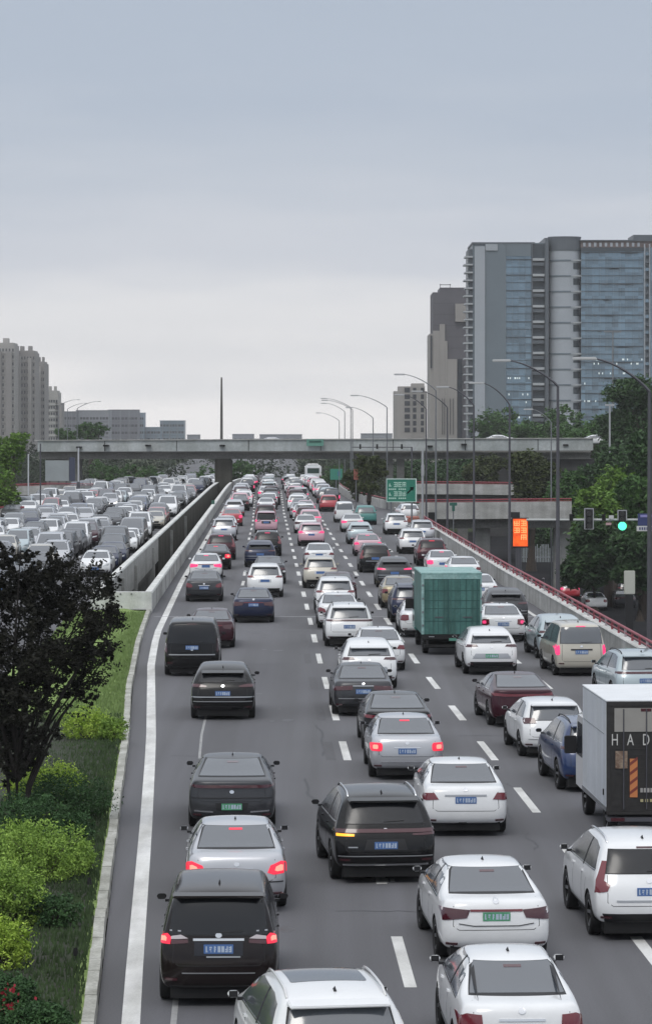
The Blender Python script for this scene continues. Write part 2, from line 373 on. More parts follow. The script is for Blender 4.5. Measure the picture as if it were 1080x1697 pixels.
def decal(bvh, poly, view='rear', off=.006, step=.09, name='panel'):
    """an outline laid on the body as a thin closed-edged shell that follows its curvature"""
    B = []
    for (x1, y1), (x2, y2) in zip(poly, poly[1:] + poly[:1]):
        n = max(1, int(math.hypot(x2-x1, y2-y1) / step))
        for t in range(n): B.append((lerp(x1, x2, t/n), lerp(y1, y2, t/n)))
    nb = len(B); pts = list(B)
    x0, x1 = min(p[0] for p in poly), max(p[0] for p in poly); y0, y1 = min(p[1] for p in poly), max(p[1] for p in poly)
    y = y0 + step * .7
    while y < y1 - step * .3:
        x = x0 + step * .7
        while x < x1 - step * .3:
            if inside((x, y), poly) and min(math.hypot(x-p[0], y-p[1]) for p in B) > step * .4: pts.append((x, y))
            x += step
        y += step
    r = delaunay_2d_cdt([Vector(p) for p in pts], [], [list(range(nb))], 1, 1e-6)
    vs, fs = r[0], r[2]; mb = MB(); top = []; bot = []
    for v in vs:
        a, b = proj(bvh, view, v.x, v.y, off); top.append(a); bot.append(b)
    n = len(vs)
    flip = view in ('front', 'left')
    fs = [tuple(f)[::-1] if flip else tuple(f) for f in fs]
    cnt = {}
    for f in fs:
        for a, b in zip(f, f[1:] + f[:1]): cnt[(a, b)] = 1
    mb.add(top + bot, fs)
    o = 0
    for (a, b) in list(cnt):
        if (b, a) not in cnt: mb.f.append((b, a, a + n, b + n)); mb.m.append(0)
    return mb
def ribbon(bvh, line, w, view='rear', off=.006, step=.1):
    mb = MB(); P = []
    for (x1, y1), (x2, y2) in zip(line, line[1:]):
        n = max(1, int(math.hypot(x2-x1, y2-y1) / step))
        for t in range(n): P.append((lerp(x1, x2, t/n), lerp(y1, y2, t/n)))
    P.append(line[-1]); vs = []
    for i, p in enumerate(P):
        a = P[max(0, i-1)]; b = P[min(len(P)-1, i+1)]; dx, dy = b[0]-a[0], b[1]-a[1]; l = math.hypot(dx, dy) or 1
        nx, ny = -dy/l*w/2, dx/l*w/2
        for s in (1, -1):
            t, q = proj(bvh, view, p[0]+s*nx, p[1]+s*ny, off); vs += [t, q]
    fs = []
    for i in range(len(P)-1):
        a = 4*i; b = a+4
        fs += [(a, a+2, b+2, b), (a+1, a, b, b+1), (a+2, a+3, b+3, b+2)]
    fs += [(0, 1, 3, 2), (4*(len(P)-1), 4*(len(P)-1)+2, 4*(len(P)-1)+3, 4*(len(P)-1)+1)]
    return mb.add(vs, fs)
def mir(poly): return [(-x, z) for x, z in poly][::-1]
def rect(x0, x1, z0, z1): return [(x0, z0), (x1, z0), (x1, z1), (x0, z1)]
def rrect(x0, x1, z0, z1, r=.03):
    o = []
    for cx, cz, a in ((x1-r, z0+r, -90), (x1-r, z1-r, 0), (x0+r, z1-r, 90), (x0+r, z0+r, 180)):
        for t in (0, 30, 60, 90): o.append((cx + r*math.cos(math.radians(a+t)), cz + r*math.sin(math.radians(a+t))))
    return o

WHEEL = {}
def wheel_meshes(r):
    if r in WHEEL: return WHEEL[r]
    t = MB(); n = 28; prof = [(r*.62, -.09), (r*.90, -.108), (r*.985, -.085), (r, -.05), (r, .05), (r*.985, .085), (r*.90, .108), (r*.62, .09)]
    vs = [(x, q*math.cos(2*math.pi*k/n), q*math.sin(2*math.pi*k/n)) for q, x in prof for k in range(n)]
    fs = [(i*n+k, i*n+(k+1) % n, (i+1)*n+(k+1) % n, (i+1)*n+k) for i in range(len(prof)-1) for k in range(n)]
    fs += [((len(prof)-1)*n+k, (len(prof)-1)*n+(k+1) % n, (k+1) % n, k) for k in range(n)]
    t.add(vs, fs); tm = t.mesh('wheel', tyre_m, True, 40)
    g = MB(); g.cylx(0, 0, 0, r*.61, .05, 24, 1)
    for s in (-1, 1):
        for q in range(5):
            a = 2*math.pi*q/5; c, sn = math.cos(a), math.sin(a); hw_ = .028
            p = [(s*.03, c*.02-sn*hw_, sn*.02+c*hw_), (s*.03, c*.02+sn*hw_, sn*.02-c*hw_), (s*.085, c*r*.6+sn*hw_, sn*r*.6-c*hw_), (s*.085, c*r*.6-sn*hw_, sn*r*.6+c*hw_)]
            p2 = [(x-s*.02, y, z) for x, y, z in p]
            g.add(p+p2, [(0, 1, 2, 3), (7, 6, 5, 4), (0, 4, 5, 1), (1, 5, 6, 2), (2, 6, 7, 3), (3, 7, 4, 0)])
        nn = 24; vs = [(s*.088, q*math.cos(2*math.pi*k/nn), q*math.sin(2*math.pi*k/nn)) for q in (r*.56, r*.62) for k in range(nn)]
        g.add(vs, [(k, (k+1) % nn, nn+(k+1) % nn, nn+k) for k in range(nn)])
        g.cylx(s*.045, 0, 0, .05, .03, 10)
    rm = g.mesh('rim', [rim_m, black_pl])
    WHEEL[r] = (tm, rm); return WHEEL[r]

PLATE = {}
def plate_meshes():
    if PLATE: return PLATE['p'], PLATE['c']
    PLATE['p'] = MB().box(-.22, .22, -.006, .006, -.07, .07).mesh('number_plate', plate_b, bevel=.004)
    c = MB(); rnd = random.Random(5); x = -.19
    for q in range(7):
        wd = .038
        for k in range(3):
            if rnd.random() < .75: c.box(x + wd*rnd.choice((0, .55)), x + wd*rnd.choice((.75, 1)), -.009, -.0065, -.045 + .03*k, -.045 + .03*k + .022)
        if rnd.random() < .8: c.box(x + wd*rnd.choice((0, .6)), x + wd*rnd.choice((.3, .9)) + .008, -.0102, -.009, -.045, .045)
        x += .055 if q != 1 else .068
    PLATE['c'] = c.mesh('plate_characters', plate_w)
    return PLATE['p'], PLATE['c']

PROTO = {}
def proto(key, shape, sty):
    S = dict(SHAPES[shape]); S.update(sty.get('shape', {}))
    kw, kh, kl = sty.get('W', S['W'])/S['W'], sty.get('H', S['H'])/S['H'], sty.get('L', S['L'])/S['L']
    S['st'] = [(a*kl, b*kl, c*kh, d*kh, e) for a, b, c, d, e in S['st']]; S['whl'] = tuple(a*kl for a in S['whl'])
    S['side'] = [(a*kl, b*kh) for a, b in S['side']]; z0, z1, xa, xb = S['rw']; z0 *= kh; z1 *= kh; xa *= kw; xb *= kw
    S['L'] *= kl; S['W'] *= kw; S['H'] *= kh
    Lh, hw, H, zb = S['L']/2, S['W']/2, S['H'], S['zb']
    body, bvh = make_body(S); parts = []
    def add(name, me, m, lvl=0, loc=None, par=None): parts.append((name, me, m, lvl, loc, par)); return len(parts)-1
    def dec(name, poly, m, lvl=0, view='rear', off=.006, step=.09, par=0): 
        me = decal(bvh, poly, view, off, step).mesh(name, black_pl, True, 50); return add(name, me, m, lvl, None, par)
    def rib(name, line, w_, m, lvl=2, view='rear', off=.006, par=0):
        me = ribbon(bvh, line, w_, view, off).mesh(name, black_pl, True, 50); return add(name, me, m, lvl, None, par)
    add('body', body, 'paint', 0)
    add('underbody', MB().box(-hw*.80, hw*.80, -Lh+.17, Lh-.25, .13, zb+.14).mesh('underbody', under_m), under_m, 0)
    tm, rm = wheel_meshes(S['r'])
    for wy in S['whl']:
        for sx in (-1, 1):
            wi = add('wheel', tm, tyre_m, 0, (sx*(hw-.115), wy-Lh, S['r'])); add('rim', rm, None, 1, (0, 0, 0), wi)
    gm = glass_t if sty.get('tint') else glass_m
    # rear window, with black surround
    if not sty.get('norw'):
        dec('rear_window_surround', [(-xa-.02, z0-.012), (xa+.02, z0-.012), (xb+.035, z1+.006), (-xb-.035, z1+.006)], black_pl, 1, off=.004, step=.05)
        ri = dec('rear_window', [(-xa, z0), (xa, z0), (xb+.012, z1-.03), (xb-.02, z1), (-xb+.02, z1), (-xb-.012, z1-.03)], gm, 0, off=.008, step=.05)
        if sty.get('wiper', shape not in ('sedan', 'fastback')): rib('wiper', [(-.02, z0+.03), (.36, z0+.05)], .014, black_pl, 2, off=.02, par=ri)
        bl = sty.get('brake3', 'lit3')
        dec('brake_light', rect(-.12, .12, z1-.055, z1-.03) if shape in ('sedan', 'fastback') else rect(-.16, .16, z1+.016, z1+.038), bl, 1, off=.012, par=ri)
    # windscreen + side glass
    fs = [s for s in S['st']]; tz = max(s[3] for s in fs)
    wsb = [s for s in fs if s[1] > S['L']*.7][0]
    dec('windscreen', [(-hw*.80, wsb[3]+.015), (hw*.80, wsb[3]+.015), (hw*.64, tz-.10), (-hw*.64, tz-.10)], glass_m, 0, 'front', .007)
    sd = [(y-Lh, z) for y, z in S['side']]
    for vw, sx in (('left', -1), ('right', 1)):
        pl = sd if vw == 'left' else sd
        pl = pl[::-1]
        gi = dec('side_window', pl, gm, 0, vw, .006, .14)
        ym = sd[0][0]*.48 + sd[-1][0]*.52
        zt = max(z for _, z in sd); zl = min(z for _, z in sd)
        rib('door_pillar', [(ym-.35, zl), (ym-.38, zt)], .07, black_pl, 1, vw, .011, par=gi)
        rib('window_trim', [(sd[0][0], sd[0][1]-.015), (sd[-1][0], sd[-1][1]-.015)], .018, sty.get('wtrim', chrome), 2, vw, .008)
        for yy in (ym-.4, ym+.62): rib('door_seam', [(yy, zl-.04), (yy+.02, zb+.12)], .010, black_pl, 2, vw, .002)
        rib('door_seam', [(S['whl'][0]-Lh+.42, zb+.16), (S['whl'][0]-Lh+.30, .55*H)], .010, black_pl, 2, vw, .002)
        for yy in (ym-.28, ym+.78): rib('door_handle', [(yy-.0, zl-.11), (yy-.17, zl-.10)], .028, sty.get('handle', 'paint'), 2, vw, .026)
        rib('sill_trim', [(S['whl'][0]-Lh+.42, zb+.06), (S['whl'][1]-Lh-.42, zb+.06)], .07, black_pl, 2, vw, .012)
        # mirror
        my = sd[-1][0]-.12; mz = sd[-1][1]+.07
        a, _ = proj(bvh, vw, my, mz-.06, 0)
        mb = MB(); x = abs(a.x)
        vs = []
        for t, sc in ((0, .55), (.25, 1.0), (.75, 1.0), (1, .6)):
            for (qy, qz) in ((-.05, -.048), (.055, -.032), (.055, .034), (-.05, .048)):
                vs.append((sx*(x+.06+.15*t), my+qy*sc-.02*t, mz+qz*sc))
        fsx = [(i*4+k, i*4+(k+1) % 4, (i+1)*4+(k+1) % 4, (i+1)*4+k) for i in range(3) for k in range(4)] + [(3, 2, 1, 0), (12, 13, 14, 15)]
        if sx < 0: fsx = [f[::-1] for f in fsx]
        mb.add(vs, fsx)
        mi_ = add('wing_mirror', mb.mesh('wing_mirror', black_pl, bevel=.012), sty.get('mirror', 'paint'), 0)
        arm = MB().box(min(sx*(x-.03), sx*(x+.08)), max(sx*(x-.03), sx*(x+.08)), my-.03, my+.03, mz-.09, mz-.05)
        add('mirror_arm', arm.mesh('mirror_arm', black_pl), black_pl, 1, None, mi_)
        gx0, gx1 = sx*(x+.08), sx*(x+.195)
        add('mirror_glass', MB().box(min(gx0, gx1), max(gx0, gx1), my-.066, my-.058, mz-.040, mz+.042).mesh('mirror_glass', mirror_dark), mirror_dark, 2, None, mi_)
    # rear lamps
    for (nm, poly, m, both) in sty['lamps']:
        poly = [(x*hw, z*H) for x, z in poly]
        li = dec(nm, poly, m, 0, off=.014, step=.05)
        if both: dec(nm, mir(poly), m, 0, off=.014, step=.05)
        if both and m in ('tail', 'smoke'):
            cx_ = lerp(sum(p[0] for p in poly)/len(poly), max(p[0] for p in poly), .25); cz_ = sum(p[1] for p in poly)/len(poly)
            cp = [(cx_+(x-cx_)*.42, cz_+(z-cz_)*.5) for x, z in poly]
            dec('lit_core', cp, 'core', 0, off=.02, step=.05); dec('lit_core', mir(cp), 'core', 0, off=.02, step=.05)
    for (nm, poly, m, both, lvl) in sty.get('panels', []):
        poly = [(x*hw, z*H) for x, z in poly]
        dec(nm, poly, m, lvl, off=.007, step=.08)
        if both: dec(nm, mir(poly), m, lvl, off=.007, step=.08)
    for (nm, line, w_, m, both) in sty.get('strips', []):
        line = [(x*hw, z*H) for x, z in line]
        rib(nm, line, w_, m, 1, off=.014)
        if both: rib(nm, [(-x, z) for x, z in line], w_, m, 1, off=.014)
    # seams
    sz = sty.get('seamz', .42)*H
    rib('tailgate_seam', [(-.74*hw, z0-.03), (-.76*hw, sz+.06), (-.66*hw, sz), (.66*hw, sz), (.76*hw, sz+.06), (.74*hw, z0-.03)], .010, black_pl, 2, off=.002)
    # badge, plate
    bz = sty.get('badge', .60)*H
    dec('badge', [(.05*math.cos(a*.628), bz+.038*math.sin(a*.628)) for a in range(10)], chrome, 2, off=.012, step=.04)
    pz = sty.get('plate', .5)*H
    c, _ = proj(bvh, 'rear', 0, pz, .012); c2, _ = proj(bvh, 'rear', 0, pz+.05, .012)
    pm, pc = plate_meshes()
    pi = add('number_plate', pm, 'plate', 1, (0, min(c.y, c2.y)-.004, pz)); add('plate_characters', pc, None, 2, (0, 0, 0), pi)
    # front
    fz = [s for s in S['st']][-1][3]
    hz = fz*.98
    hl = [(hw*.46, hz-.10), (hw*.80, hz-.05), (hw*.86, hz+.06), (hw*.55, hz-.01)]
    dec('headlight', hl, 'head', 0, 'front', .012, .05); dec('headlight', mir(hl), 'head', 0, 'front', .012, .05)
    dec('grille', [(-hw*.42, hz-.20), (hw*.42, hz-.20), (hw*.44, hz-.02), (-hw*.44, hz-.02)], black_pl, 0, 'front', .008)
    rib('grille_bar', [(-hw*.40, hz-.10), (hw*.40, hz-.10)], .02, chrome, 1, 'front', .014)
    dec('lower_intake', [(-hw*.66, zb+.05), (hw*.66, zb+.05), (hw*.55, zb+.17), (-hw*.55, zb+.17)], black_pl, 0, 'front', .007)
    c, _ = proj(bvh, 'front', 0, zb+.22, .014)
    fp = MB().box(-.22, .22, -.006, .006, -.07, .07).mesh('front_plate', plate_b)
    add('number_plate', fp, 'plate', 1, (0, c.y+.008, zb+.22))
    # roof
    if sty.get('sunroof'):
        dec('sunroof', rrect(-hw*.52, hw*.52, sty['sunroof'][0]*S['L']-Lh, sty['sunroof'][1]*S['L']-Lh, .06), glass_m, 0, 'top', .006, .12)
    if sty.get('fin', True):
        y = z0 and (-Lh + S['L']*(.42 if shape in ('sedan', 'fastback') else .19)); a, _ = proj(bvh, 'top', 0, y, 0)
        add('antenna', MB().add([(-.02, y-.05, a.z-.01), (.02, y-.05, a.z-.01), (.02, y+.12, a.z-.01), (-.02, y+.12, a.z-.01), (0, y-.04, a.z+.06), (0, y-.01, a.z+.06)],
            [(0, 1, 4), (1, 2, 5, 4), (2, 3, 5), (3, 0, 4, 5), (3, 2, 1, 0)]).mesh('antenna', black_pl), black_pl, 2)
    if sty.get('rails'):
        for sx in (-1, 1):
            pts = []
            for t in range(9):
                y = lerp(-Lh+S['L']*.16, -Lh+S['L']*.58, t/8); x = sx*hw*.66
                a, _ = proj(bvh, 'top', x, y, 0); pts.append((x, y, a.z + (.045 if 0 < t < 8 else 0)))
            add('roof_rail', MB().tube(pts, .017, 6).mesh('roof_rail', chrome, True), sty['rails'], 1)
    if sty.get('spoiler'):
        y0_, z_ = -Lh + S['st'][0][1] - .09, S['st'][0][3]
        w_ = xb + .05; yy = -Lh + S['st'][1][1]
        a, _ = proj(bvh, 'top', 0, yy, 0)
        add('roof_spoiler', MB().add([(-w_*.96, y0_, z_+.0), (w_*.96, y0_, z_+.0), (w_, yy, a.z-.05), (-w_, yy, a.z-.05),
             (-w_*.95, y0_, z_+.035), (w_*.95, y0_, z_+.035), (w_*.96, yy, a.z+.0), (-w_*.96, yy, a.z+.0)],
             [(0, 3, 2, 1), (4, 5, 6, 7), (0, 1, 5, 4), (1, 2, 6, 5), (2, 3, 7, 6), (3, 0, 4, 7)]).mesh('roof_spoiler', black_pl, bevel=.012), 'paint', 1)
    # bumper cladding
    lo = sty.get('diff', (.62, .31))
    dec('lower_bumper', [(-hw*.80, zb+.035), (hw*.80, zb+.035), (hw*lo[0], H*lo[1]*.86), (-hw*lo[0], H*lo[1]*.86)], black_pl, 0, off=.009)
    for sx in (-1, 1):
        cx = sx*hw*.78; zz = sty.get('refl', .235)*H
        dec('reflector', rect(cx-.09, cx+.09, zz, zz+.035), tail_dark, 2, off=.012, step=.05)
    PROTO[key] = (parts, shape, S)

MESHC = {}
def with_mat(me, m):
    k = (me.name, m.name)
    if k not in MESHC:
        c = me.copy(); c.materials[0] = m; MESHC[k] = c
    return MESHC[k]
def resolve(m, st):
    if isinstance(m, str):
        if m == 'paint': return PAINTS[st['paint']]
        if m == 'plate': return plate_g if st.get('green') else plate_b
        if m == 'lit3': return st.get('lit') or tail_dark
        if m == 'tail': return st.get('lit') or tail_off
        if m == 'tail_in': return st.get('lit') if st.get('lit') and st.get('litall', True) else tail_off
        if m == 'smoke': return st.get('lit') or tail_dark
        if m == 'core': return (tail_core if st.get('lit') is tail_lit else tail_pink) if st.get('lit') else tail_dark
        if m == 'head': return head_lit if st.get('headlit') else head_m
        if m == 'turn': return amber_lit if st.get('turn') else tail_dark
    return m
LOD = {}
def put(key, X, d, z=None, yaw=0.0, label='', name=None, group=None, cat='car', lod=None, **st):
    parts, shape, S = PROTO[key]
    lvl = lod if lod is not None else (2 if d < 150 else 1 if d < 240 else 0)
    if z is None: z = rz(d)
    nm = name or shape
    if lvl < 0:                               # too small in the photo to show parts
        k = (key, st['paint'], str(st.get('lit')), bool(st.get('headlit')))
        if k not in LOD:
            mb = MB(); mats = []
            for (n, me, m, lv, loc, par) in parts:
                if lv > 0 or (n == 'lit_core' and not st.get('lit')): continue
                mm = resolve(m, st) if m is not None else None; off = Vector(loc or (0, 0, 0))
                ms = [mm] + list(me.materials)[1:]
                ids = []
                for q in ms:
                    if q not in mats: mats.append(q)
                    ids.append(mats.index(q))
                o = len(mb.v); mb.v += [tuple(v.co + off) for v in me.vertices]
                for p in me.polygons: mb.f.append(tuple(i+o for i in p.vertices)); mb.m.append(ids[min(p.material_index, len(ids)-1)])
            LOD[k] = mb.mesh(nm, mats, True, 40)
        o = link(nm, LOD[k], None, (X, d, z)); o.rotation_euler = (0, 0, yaw)
        return tag(o, label, cat, group)
    root = thing(nm, label, cat, (X, d, z), yaw, group); objs = {}
    for i, (n, me, m, lv, loc, par) in enumerate(parts):
        if lv > lvl or (n == 'lit_core' and not st.get('lit')): continue
        me2 = with_mat(me, resolve(m, st)) if m is not None else me
        p = objs[par] if par is not None and par in objs and parts[par][0] != 'body' else root
        o = link(n, me2, p, loc); objs[i] = o
    return root

# --- styles (x as a fraction of half width, z as a fraction of height)
def tri_lamp(x0, x1, z0, z1, k=.0): return [(x0, z0+(z1-z0)*.15), (x1, z0), (x1, z1*1.0), (x0+k, z1)]
ST = {}
ST['old_sedan'] = ('sedan', dict(lamps=[('tail_light', [(.60, .50), (.72, .475), (.97, .49), (.97, .615), (.86, .63), (.66, .585)], 'tail', True)],
     strips=[('chrome_strip', [(-.30, .545), (.30, .545)], .025, chrome, False), ('bumper_line', [(-.9, .39), (.9, .39)], .02, black_pl, False)],
     plate=.47, badge=.60, seamz=.40, diff=(.5, .25), tint=False))
ST['grey_fast'] = ('fastback', dict(lamps=[('light_band', [(-.93, .655), (-.80, .635), (.80, .635), (.93, .655), (.93, .68), (-.93, .68)], tail_dark, False)],
     panels=[('plate_recess', [(-.34, .31), (.34, .31), (.38, .42), (-.38, .42)], black_pl, False, 1)],
     strips=[('crease_line', [(-.9, .49), (.9, .49)], .022, black_pl, False), ('chrome_strip', [(.42, .29), (.84, .305)], .03, chrome, True)],
     plate=.365, badge=.58, seamz=.44, diff=(.80, .27)))
ST['bar_sedan'] = ('sedan', dict(lamps=[('tail_light', [(.52, .53), (.93, .50), (.955, .62), (.90, .635), (.46, .615)], 'smoke', True),
     ('light_bar', [(-.46, .595), (.46, .595), (.46, .62), (-.46, .62)], tail_off, False)],
     strips=[('chrome_strip', [(.74, .22), (.93, .225)], .025, black_pl, True), ('crease_line', [(-.66, .47), (-.4, .445), (.4, .445), (.66, .47)], .012, black_pl, False)],
     plate=.545, badge=.70, seamz=.40, diff=(.45, .22)))
ST['round_sedan'] = ('sedan', dict(lamps=[('tail_light', [(.60, .50), (.75, .47), (.96, .48), (.97, .60), (.84, .635), (.62, .63)], 'tail', True)],
     panels=[('lamp_lens', [(.66, .555), (.80, .55), (.80, .60), (.68, .605)], tail_clear, True, 2)],
     strips=[('chrome_strip', [(-.36, .585), (.36, .585)], .03, chrome, False)], plate=.50, badge=.66, seamz=.39, diff=(.5, .24)))
ST['br_sedan'] = ('sedan', dict(ST['round_sedan'][1], W=1.70))
ST['clear_sedan'] = ('sedan', dict(lamps=[('tail_light', [(.62, .545), (.96, .525), (.97, .625), (.72, .635)], 'tail', True)],
     panels=[('lamp_lens', [(.70, .585), (.93, .575), (.93, .60), (.72, .61)], tail_clear, True, 1)],
     strips=[('chrome_strip', [(-.48, .60), (.48, .60)], .035, rim_m, False), ('exhaust_trim', [(-.16, .20), (.02, .20)], .04, black_pl, False)],
     plate=.535, badge=.68, seamz=.38, diff=(.3, .20)))
ST['square_sedan'] = ('sedan', dict(lamps=[('tail_light', rrect(.66, .97, .49, .625, .05), 'tail', True)],
     strips=[('chrome_strip', [(-.36, .545), (.36, .545)], .02, chrome, False), ('bumper_trim', [(-.7, .31), (.7, .31)], .02, chrome, False)], plate=.49, badge=.62, seamz=.40, diff=(.5, .24)))
ST['wide_sedan'] = ('sedan', dict(L=4.9, lamps=[('tail_light', [(.34, .545), (.95, .525), (.96, .61), (.34, .63)], 'smoke', True)],
     strips=[('chrome_strip', [(-.8, .37), (.8, .37)], .025, trim_m, False), ('chrome_strip', [(-.34, .62), (.34, .62)], .016, chrome, False)], plate=.51, badge=.66, seamz=.42, diff=(.7, .30)))
ST['bar_fast'] = ('fastback', dict(lamps=[('light_band', [(-.95, .63), (-.6, .615), (.6, .615), (.95, .63), (.93, .69), (.5, .665), (-.5, .665), (-.93, .69)], 'tail', False)],
     plate=.44, badge=.56, seamz=.42, diff=(.8, .30)))
ST['black_suv'] = ('suv', dict(W=1.97, L=4.75, tint=True, spoiler=True, rails=chrome, wtrim=trim_m,
     lamps=[('light_band', [(-.97, .575), (.97, .575), (.95, .615), (-.95, .615)], tail_dark, False), ('turn_signal', [(-.93, .540), (-.60, .540), (-.60, .562), (-.93, .568)], 'turn', False), ('tail_light', [(.52, .545), (.95, .545), (.95, .572), (.52, .565)], tail_dark, False)],
     panels=[('plate_recess', [(-.42, .385), (.42, .385), (.36, .505), (-.36, .505)], black_pl, False, 1)],
     strips=[('chrome_strip', [(-.82, .225), (.82, .225)], .03, chrome, False), ('bumper_trim', [(-.9, .32), (.9, .32)], .018, trim_m, False), ('exhaust_trim', [(.46, .18), (.74, .18)], .03, trim_m, True),
             ('name_strip', [(-.72, .42), (-.54, .42)], .02, trim_m, False)], plate=.44, badge=.60, seamz=.35, diff=(.7, .25), refl=.27))
ST['split_suv'] = ('crossover', dict(tint=True, spoiler=True, W=1.90, lamps=[('tail_light', [(.50, .60), (.95, .60), (.93, .655), (.70, .65), (.50, .625)], 'smoke', True)],
     panels=[('plate_recess', [(-.36, .43), (.36, .43), (.28, .53), (-.28, .53)], 'paint', False, 1)],
     strips=[('chrome_strip', [(-.95, .425), (.95, .425)], .03, trim_m, False), ('chrome_strip', [(-.9, .345), (.9, .345)], .024, trim_m, False)], plate=.49, badge=.62, seamz=.38, diff=(.8, .3)))
ST['tall_lamp_suv'] = ('suv', dict(rails=chrome, tint=True, lamps=[('tail_light', [(.76, .50), (.96, .48), (.93, .60), (.80, .78), (.72, .78), (.80, .60), (.70, .56)], tail_off, True)],
     strips=[('bumper_trim', [(-.6, .41), (.6, .41)], .03, trim_m, False)], plate=.50, badge=.60, seamz=.36, diff=(.85, .33)))
ST['white_suv'] = ('suv', dict(sunroof=(.30, .62), spoiler=True, rails=PAINTS['pearl'], lamps=[('tail_light', [(.52, .56), (.95, .55), (.95, .63), (.70, .64)], 'tail', True)],
     strips=[('chrome_strip', [(-.45, .555), (.45, .555)], .03, chrome, False)], plate=.49, badge=.61, seamz=.36, diff=(.8, .30)))
ST['slim_cross'] = ('crossover', dict(spoiler=True, lamps=[('tail_light', [(.50, .615), (.94, .60), (.94, .655), (.56, .655)], 'smoke', True)],
     panels=[('bumper_recess', [(-.72, .36), (.72, .36), (.60, .47), (-.60, .47)], trim_m, False, 1)],
     plate=.42, badge=.60, seamz=.40, diff=(.80, .34)))
ST['small_suv'] = ('suv', dict(W=1.84, L=4.5, spoiler=True, lamps=[('tail_light', [(.56, .60), (.95, .59), (.95, .65), (.66, .655)], 'tail', True)],
     plate=.50, badge=.60, seamz=.37, diff=(.80, .33), panels=[('plate_recess', [(-.34, .455), (.34, .455), (.34, .545), (-.34, .545)], trim_m, False, 1)]))
ST['mpv'] = ('minivan', dict(tint=True, spoiler=True, W=1.80, lamps=[('tail_light', [(.80, .535), (.98, .535), (.97, .60), (.84, .62), (.78, .59)], 'tail', True),
     ('lamp_lens', [(.50, .585), (.78, .575), (.78, .60), (.62, .615)], tail_clear, True), ('reverse_light', [(.50, .548), (.78, .535), (.78, .57), (.50, .578)], tail_dark, True)],
     strips=[('chrome_strip', [(-.42, .575), (.42, .575)], .035, chrome, False), ('bumper_line', [(-.6, .30), (.6, .30)], .014, trim_m, False), ('name_strip', [(-.2, .435), (.36, .435)], .02, trim_m, False),
             ('top_glint', [(.62, .645), (.80, .645)], .02, trim_m, True)],
     panels=[('plate_recess', [(-.40, .445), (.40, .445), (.40, .555), (-.40, .555)], mat('recess_navy', (.01, .012, .02), .4), False, 1)], plate=.50, badge=.61, seamz=.36, diff=(.8, .22), refl=.235, mirror='paint'))
ST['black_van'] = ('van', dict(tint=True, lamps=[('tail_light', [(.88, .42), (.98, .42), (.97, .66), (.89, .68)], tail_dark, True)],
     panels=[('lower_door', [(-.82, .38), (.82, .38), (.82, .40), (-.82, .40)], trim_m, False, 2)], plate=.515, badge=.48, seamz=.33, diff=(.8, .22), rw2=1))
ST['hatch'] = ('hatchback', dict(spoiler=True, lamps=[('tail_light', [(.56, .615), (.90, .60), (.95, .66), (.94, .70), (.60, .70)], 'smoke', True)],
     strips=[('bumper_trim', [(-.8, .34), (.8, .34)], .016, trim_m, False)], plate=.50, badge=.64, seamz=.38, diff=(.8, .24)))
ST['box_van'] = ('minivan', dict(W=1.78, H=1.84, L=4.5, lamps=[('tail_light', rrect(.83, .97, .40, .585, .04), 'tail', True)],
     strips=[('handle_bar', [(-.42, .50), (.42, .50)], .05, black_pl, False)], plate=.455, badge=.56, seamz=.28, diff=(.8, .19), mirror=black_pl))
ST['band_suv'] = ('suv', dict(W=1.9, spoiler=True, rails=black_pl, lamps=[('light_band', [(-.95, .60), (.95, .60), (.93, .64), (-.93, .64)], 'smoke', False)], plate=.48, badge=.62, seamz=.36, diff=(.8, .3)))
for k, (sh, sy) in ST.items(): proto(k, sh, sy)
# ------------------------------------------------------------------ alignment curves (d, X)
LEFTLINE = [(30, -2.05), (43.6, -2.83), (64.9, -3.87), (82, -4.75), (96.7, -5.6), (108.75, -6.3), (124, -6.95), (166, -7.9), (387, -11.7), (650, -16.5)]
KERB = [(30, -2.6), (43.6, -3.31), (52.5, -3.81), (64.4, -4.43), (82.2, -5.36), (98, -6.29), (118, -7.25), (138, -8.0)]
LA = [(30, 1.7), (48.3, 1.256), (80.6, .484), (109.6, -.22), (142.6, -.91), (212, -2.4), (288, -4.0), (348, -5.08), (650, -10.6)]
LB = [(30, 5.85), (48.3, 5.32), (80.6, 4.25), (109.6, 3.27), (142.6, 2.42), (212, .85), (288, -.75), (348, -1.95), (650, -7.4)]
LC = [(60, 8.6), (80, 7.95), (109.6, 6.95), (142, 5.85), (212, 4.2), (288, 2.6), (348, 1.35), (650, -4.2)]
LD = [(44.8, -2.24), (85, -3.49), (120, -4.0), (165, -4.5), (228, -5.8), (260, -6.3), (348, -8.2), (650, -13.8)]
WALLR = [(138, -8.1), (387, -12.4), (660, -17.1)]       # near-side median wall
WALLL = [(138, -10.55), (369, -14.0), (660, -18.4)]     # far-side median wall
PARA = [(60, 12.2), (100, 11.15), (135, 10.25), (160, 9.55), (242, 7.8)]
ROADR = [(30, 13.0), (100, 11.4), (135, 10.5), (160, 9.8), (242, 8.05), (290, 9.2), (310, 5.9), (345, 3.0), (388, 1.75), (650, -3.9)]

# ------------------------------------------------------------------ ground
LOWZ = -6.6
g = MB().box(-2500, 2500, -60, 2600, LOWZ-.5, LOWZ)
struct(g.obj('ground', layered('ground_cover', (.045, .055, .035), (.075, .09, .05), .02, 2, rough=1, spec=0)))
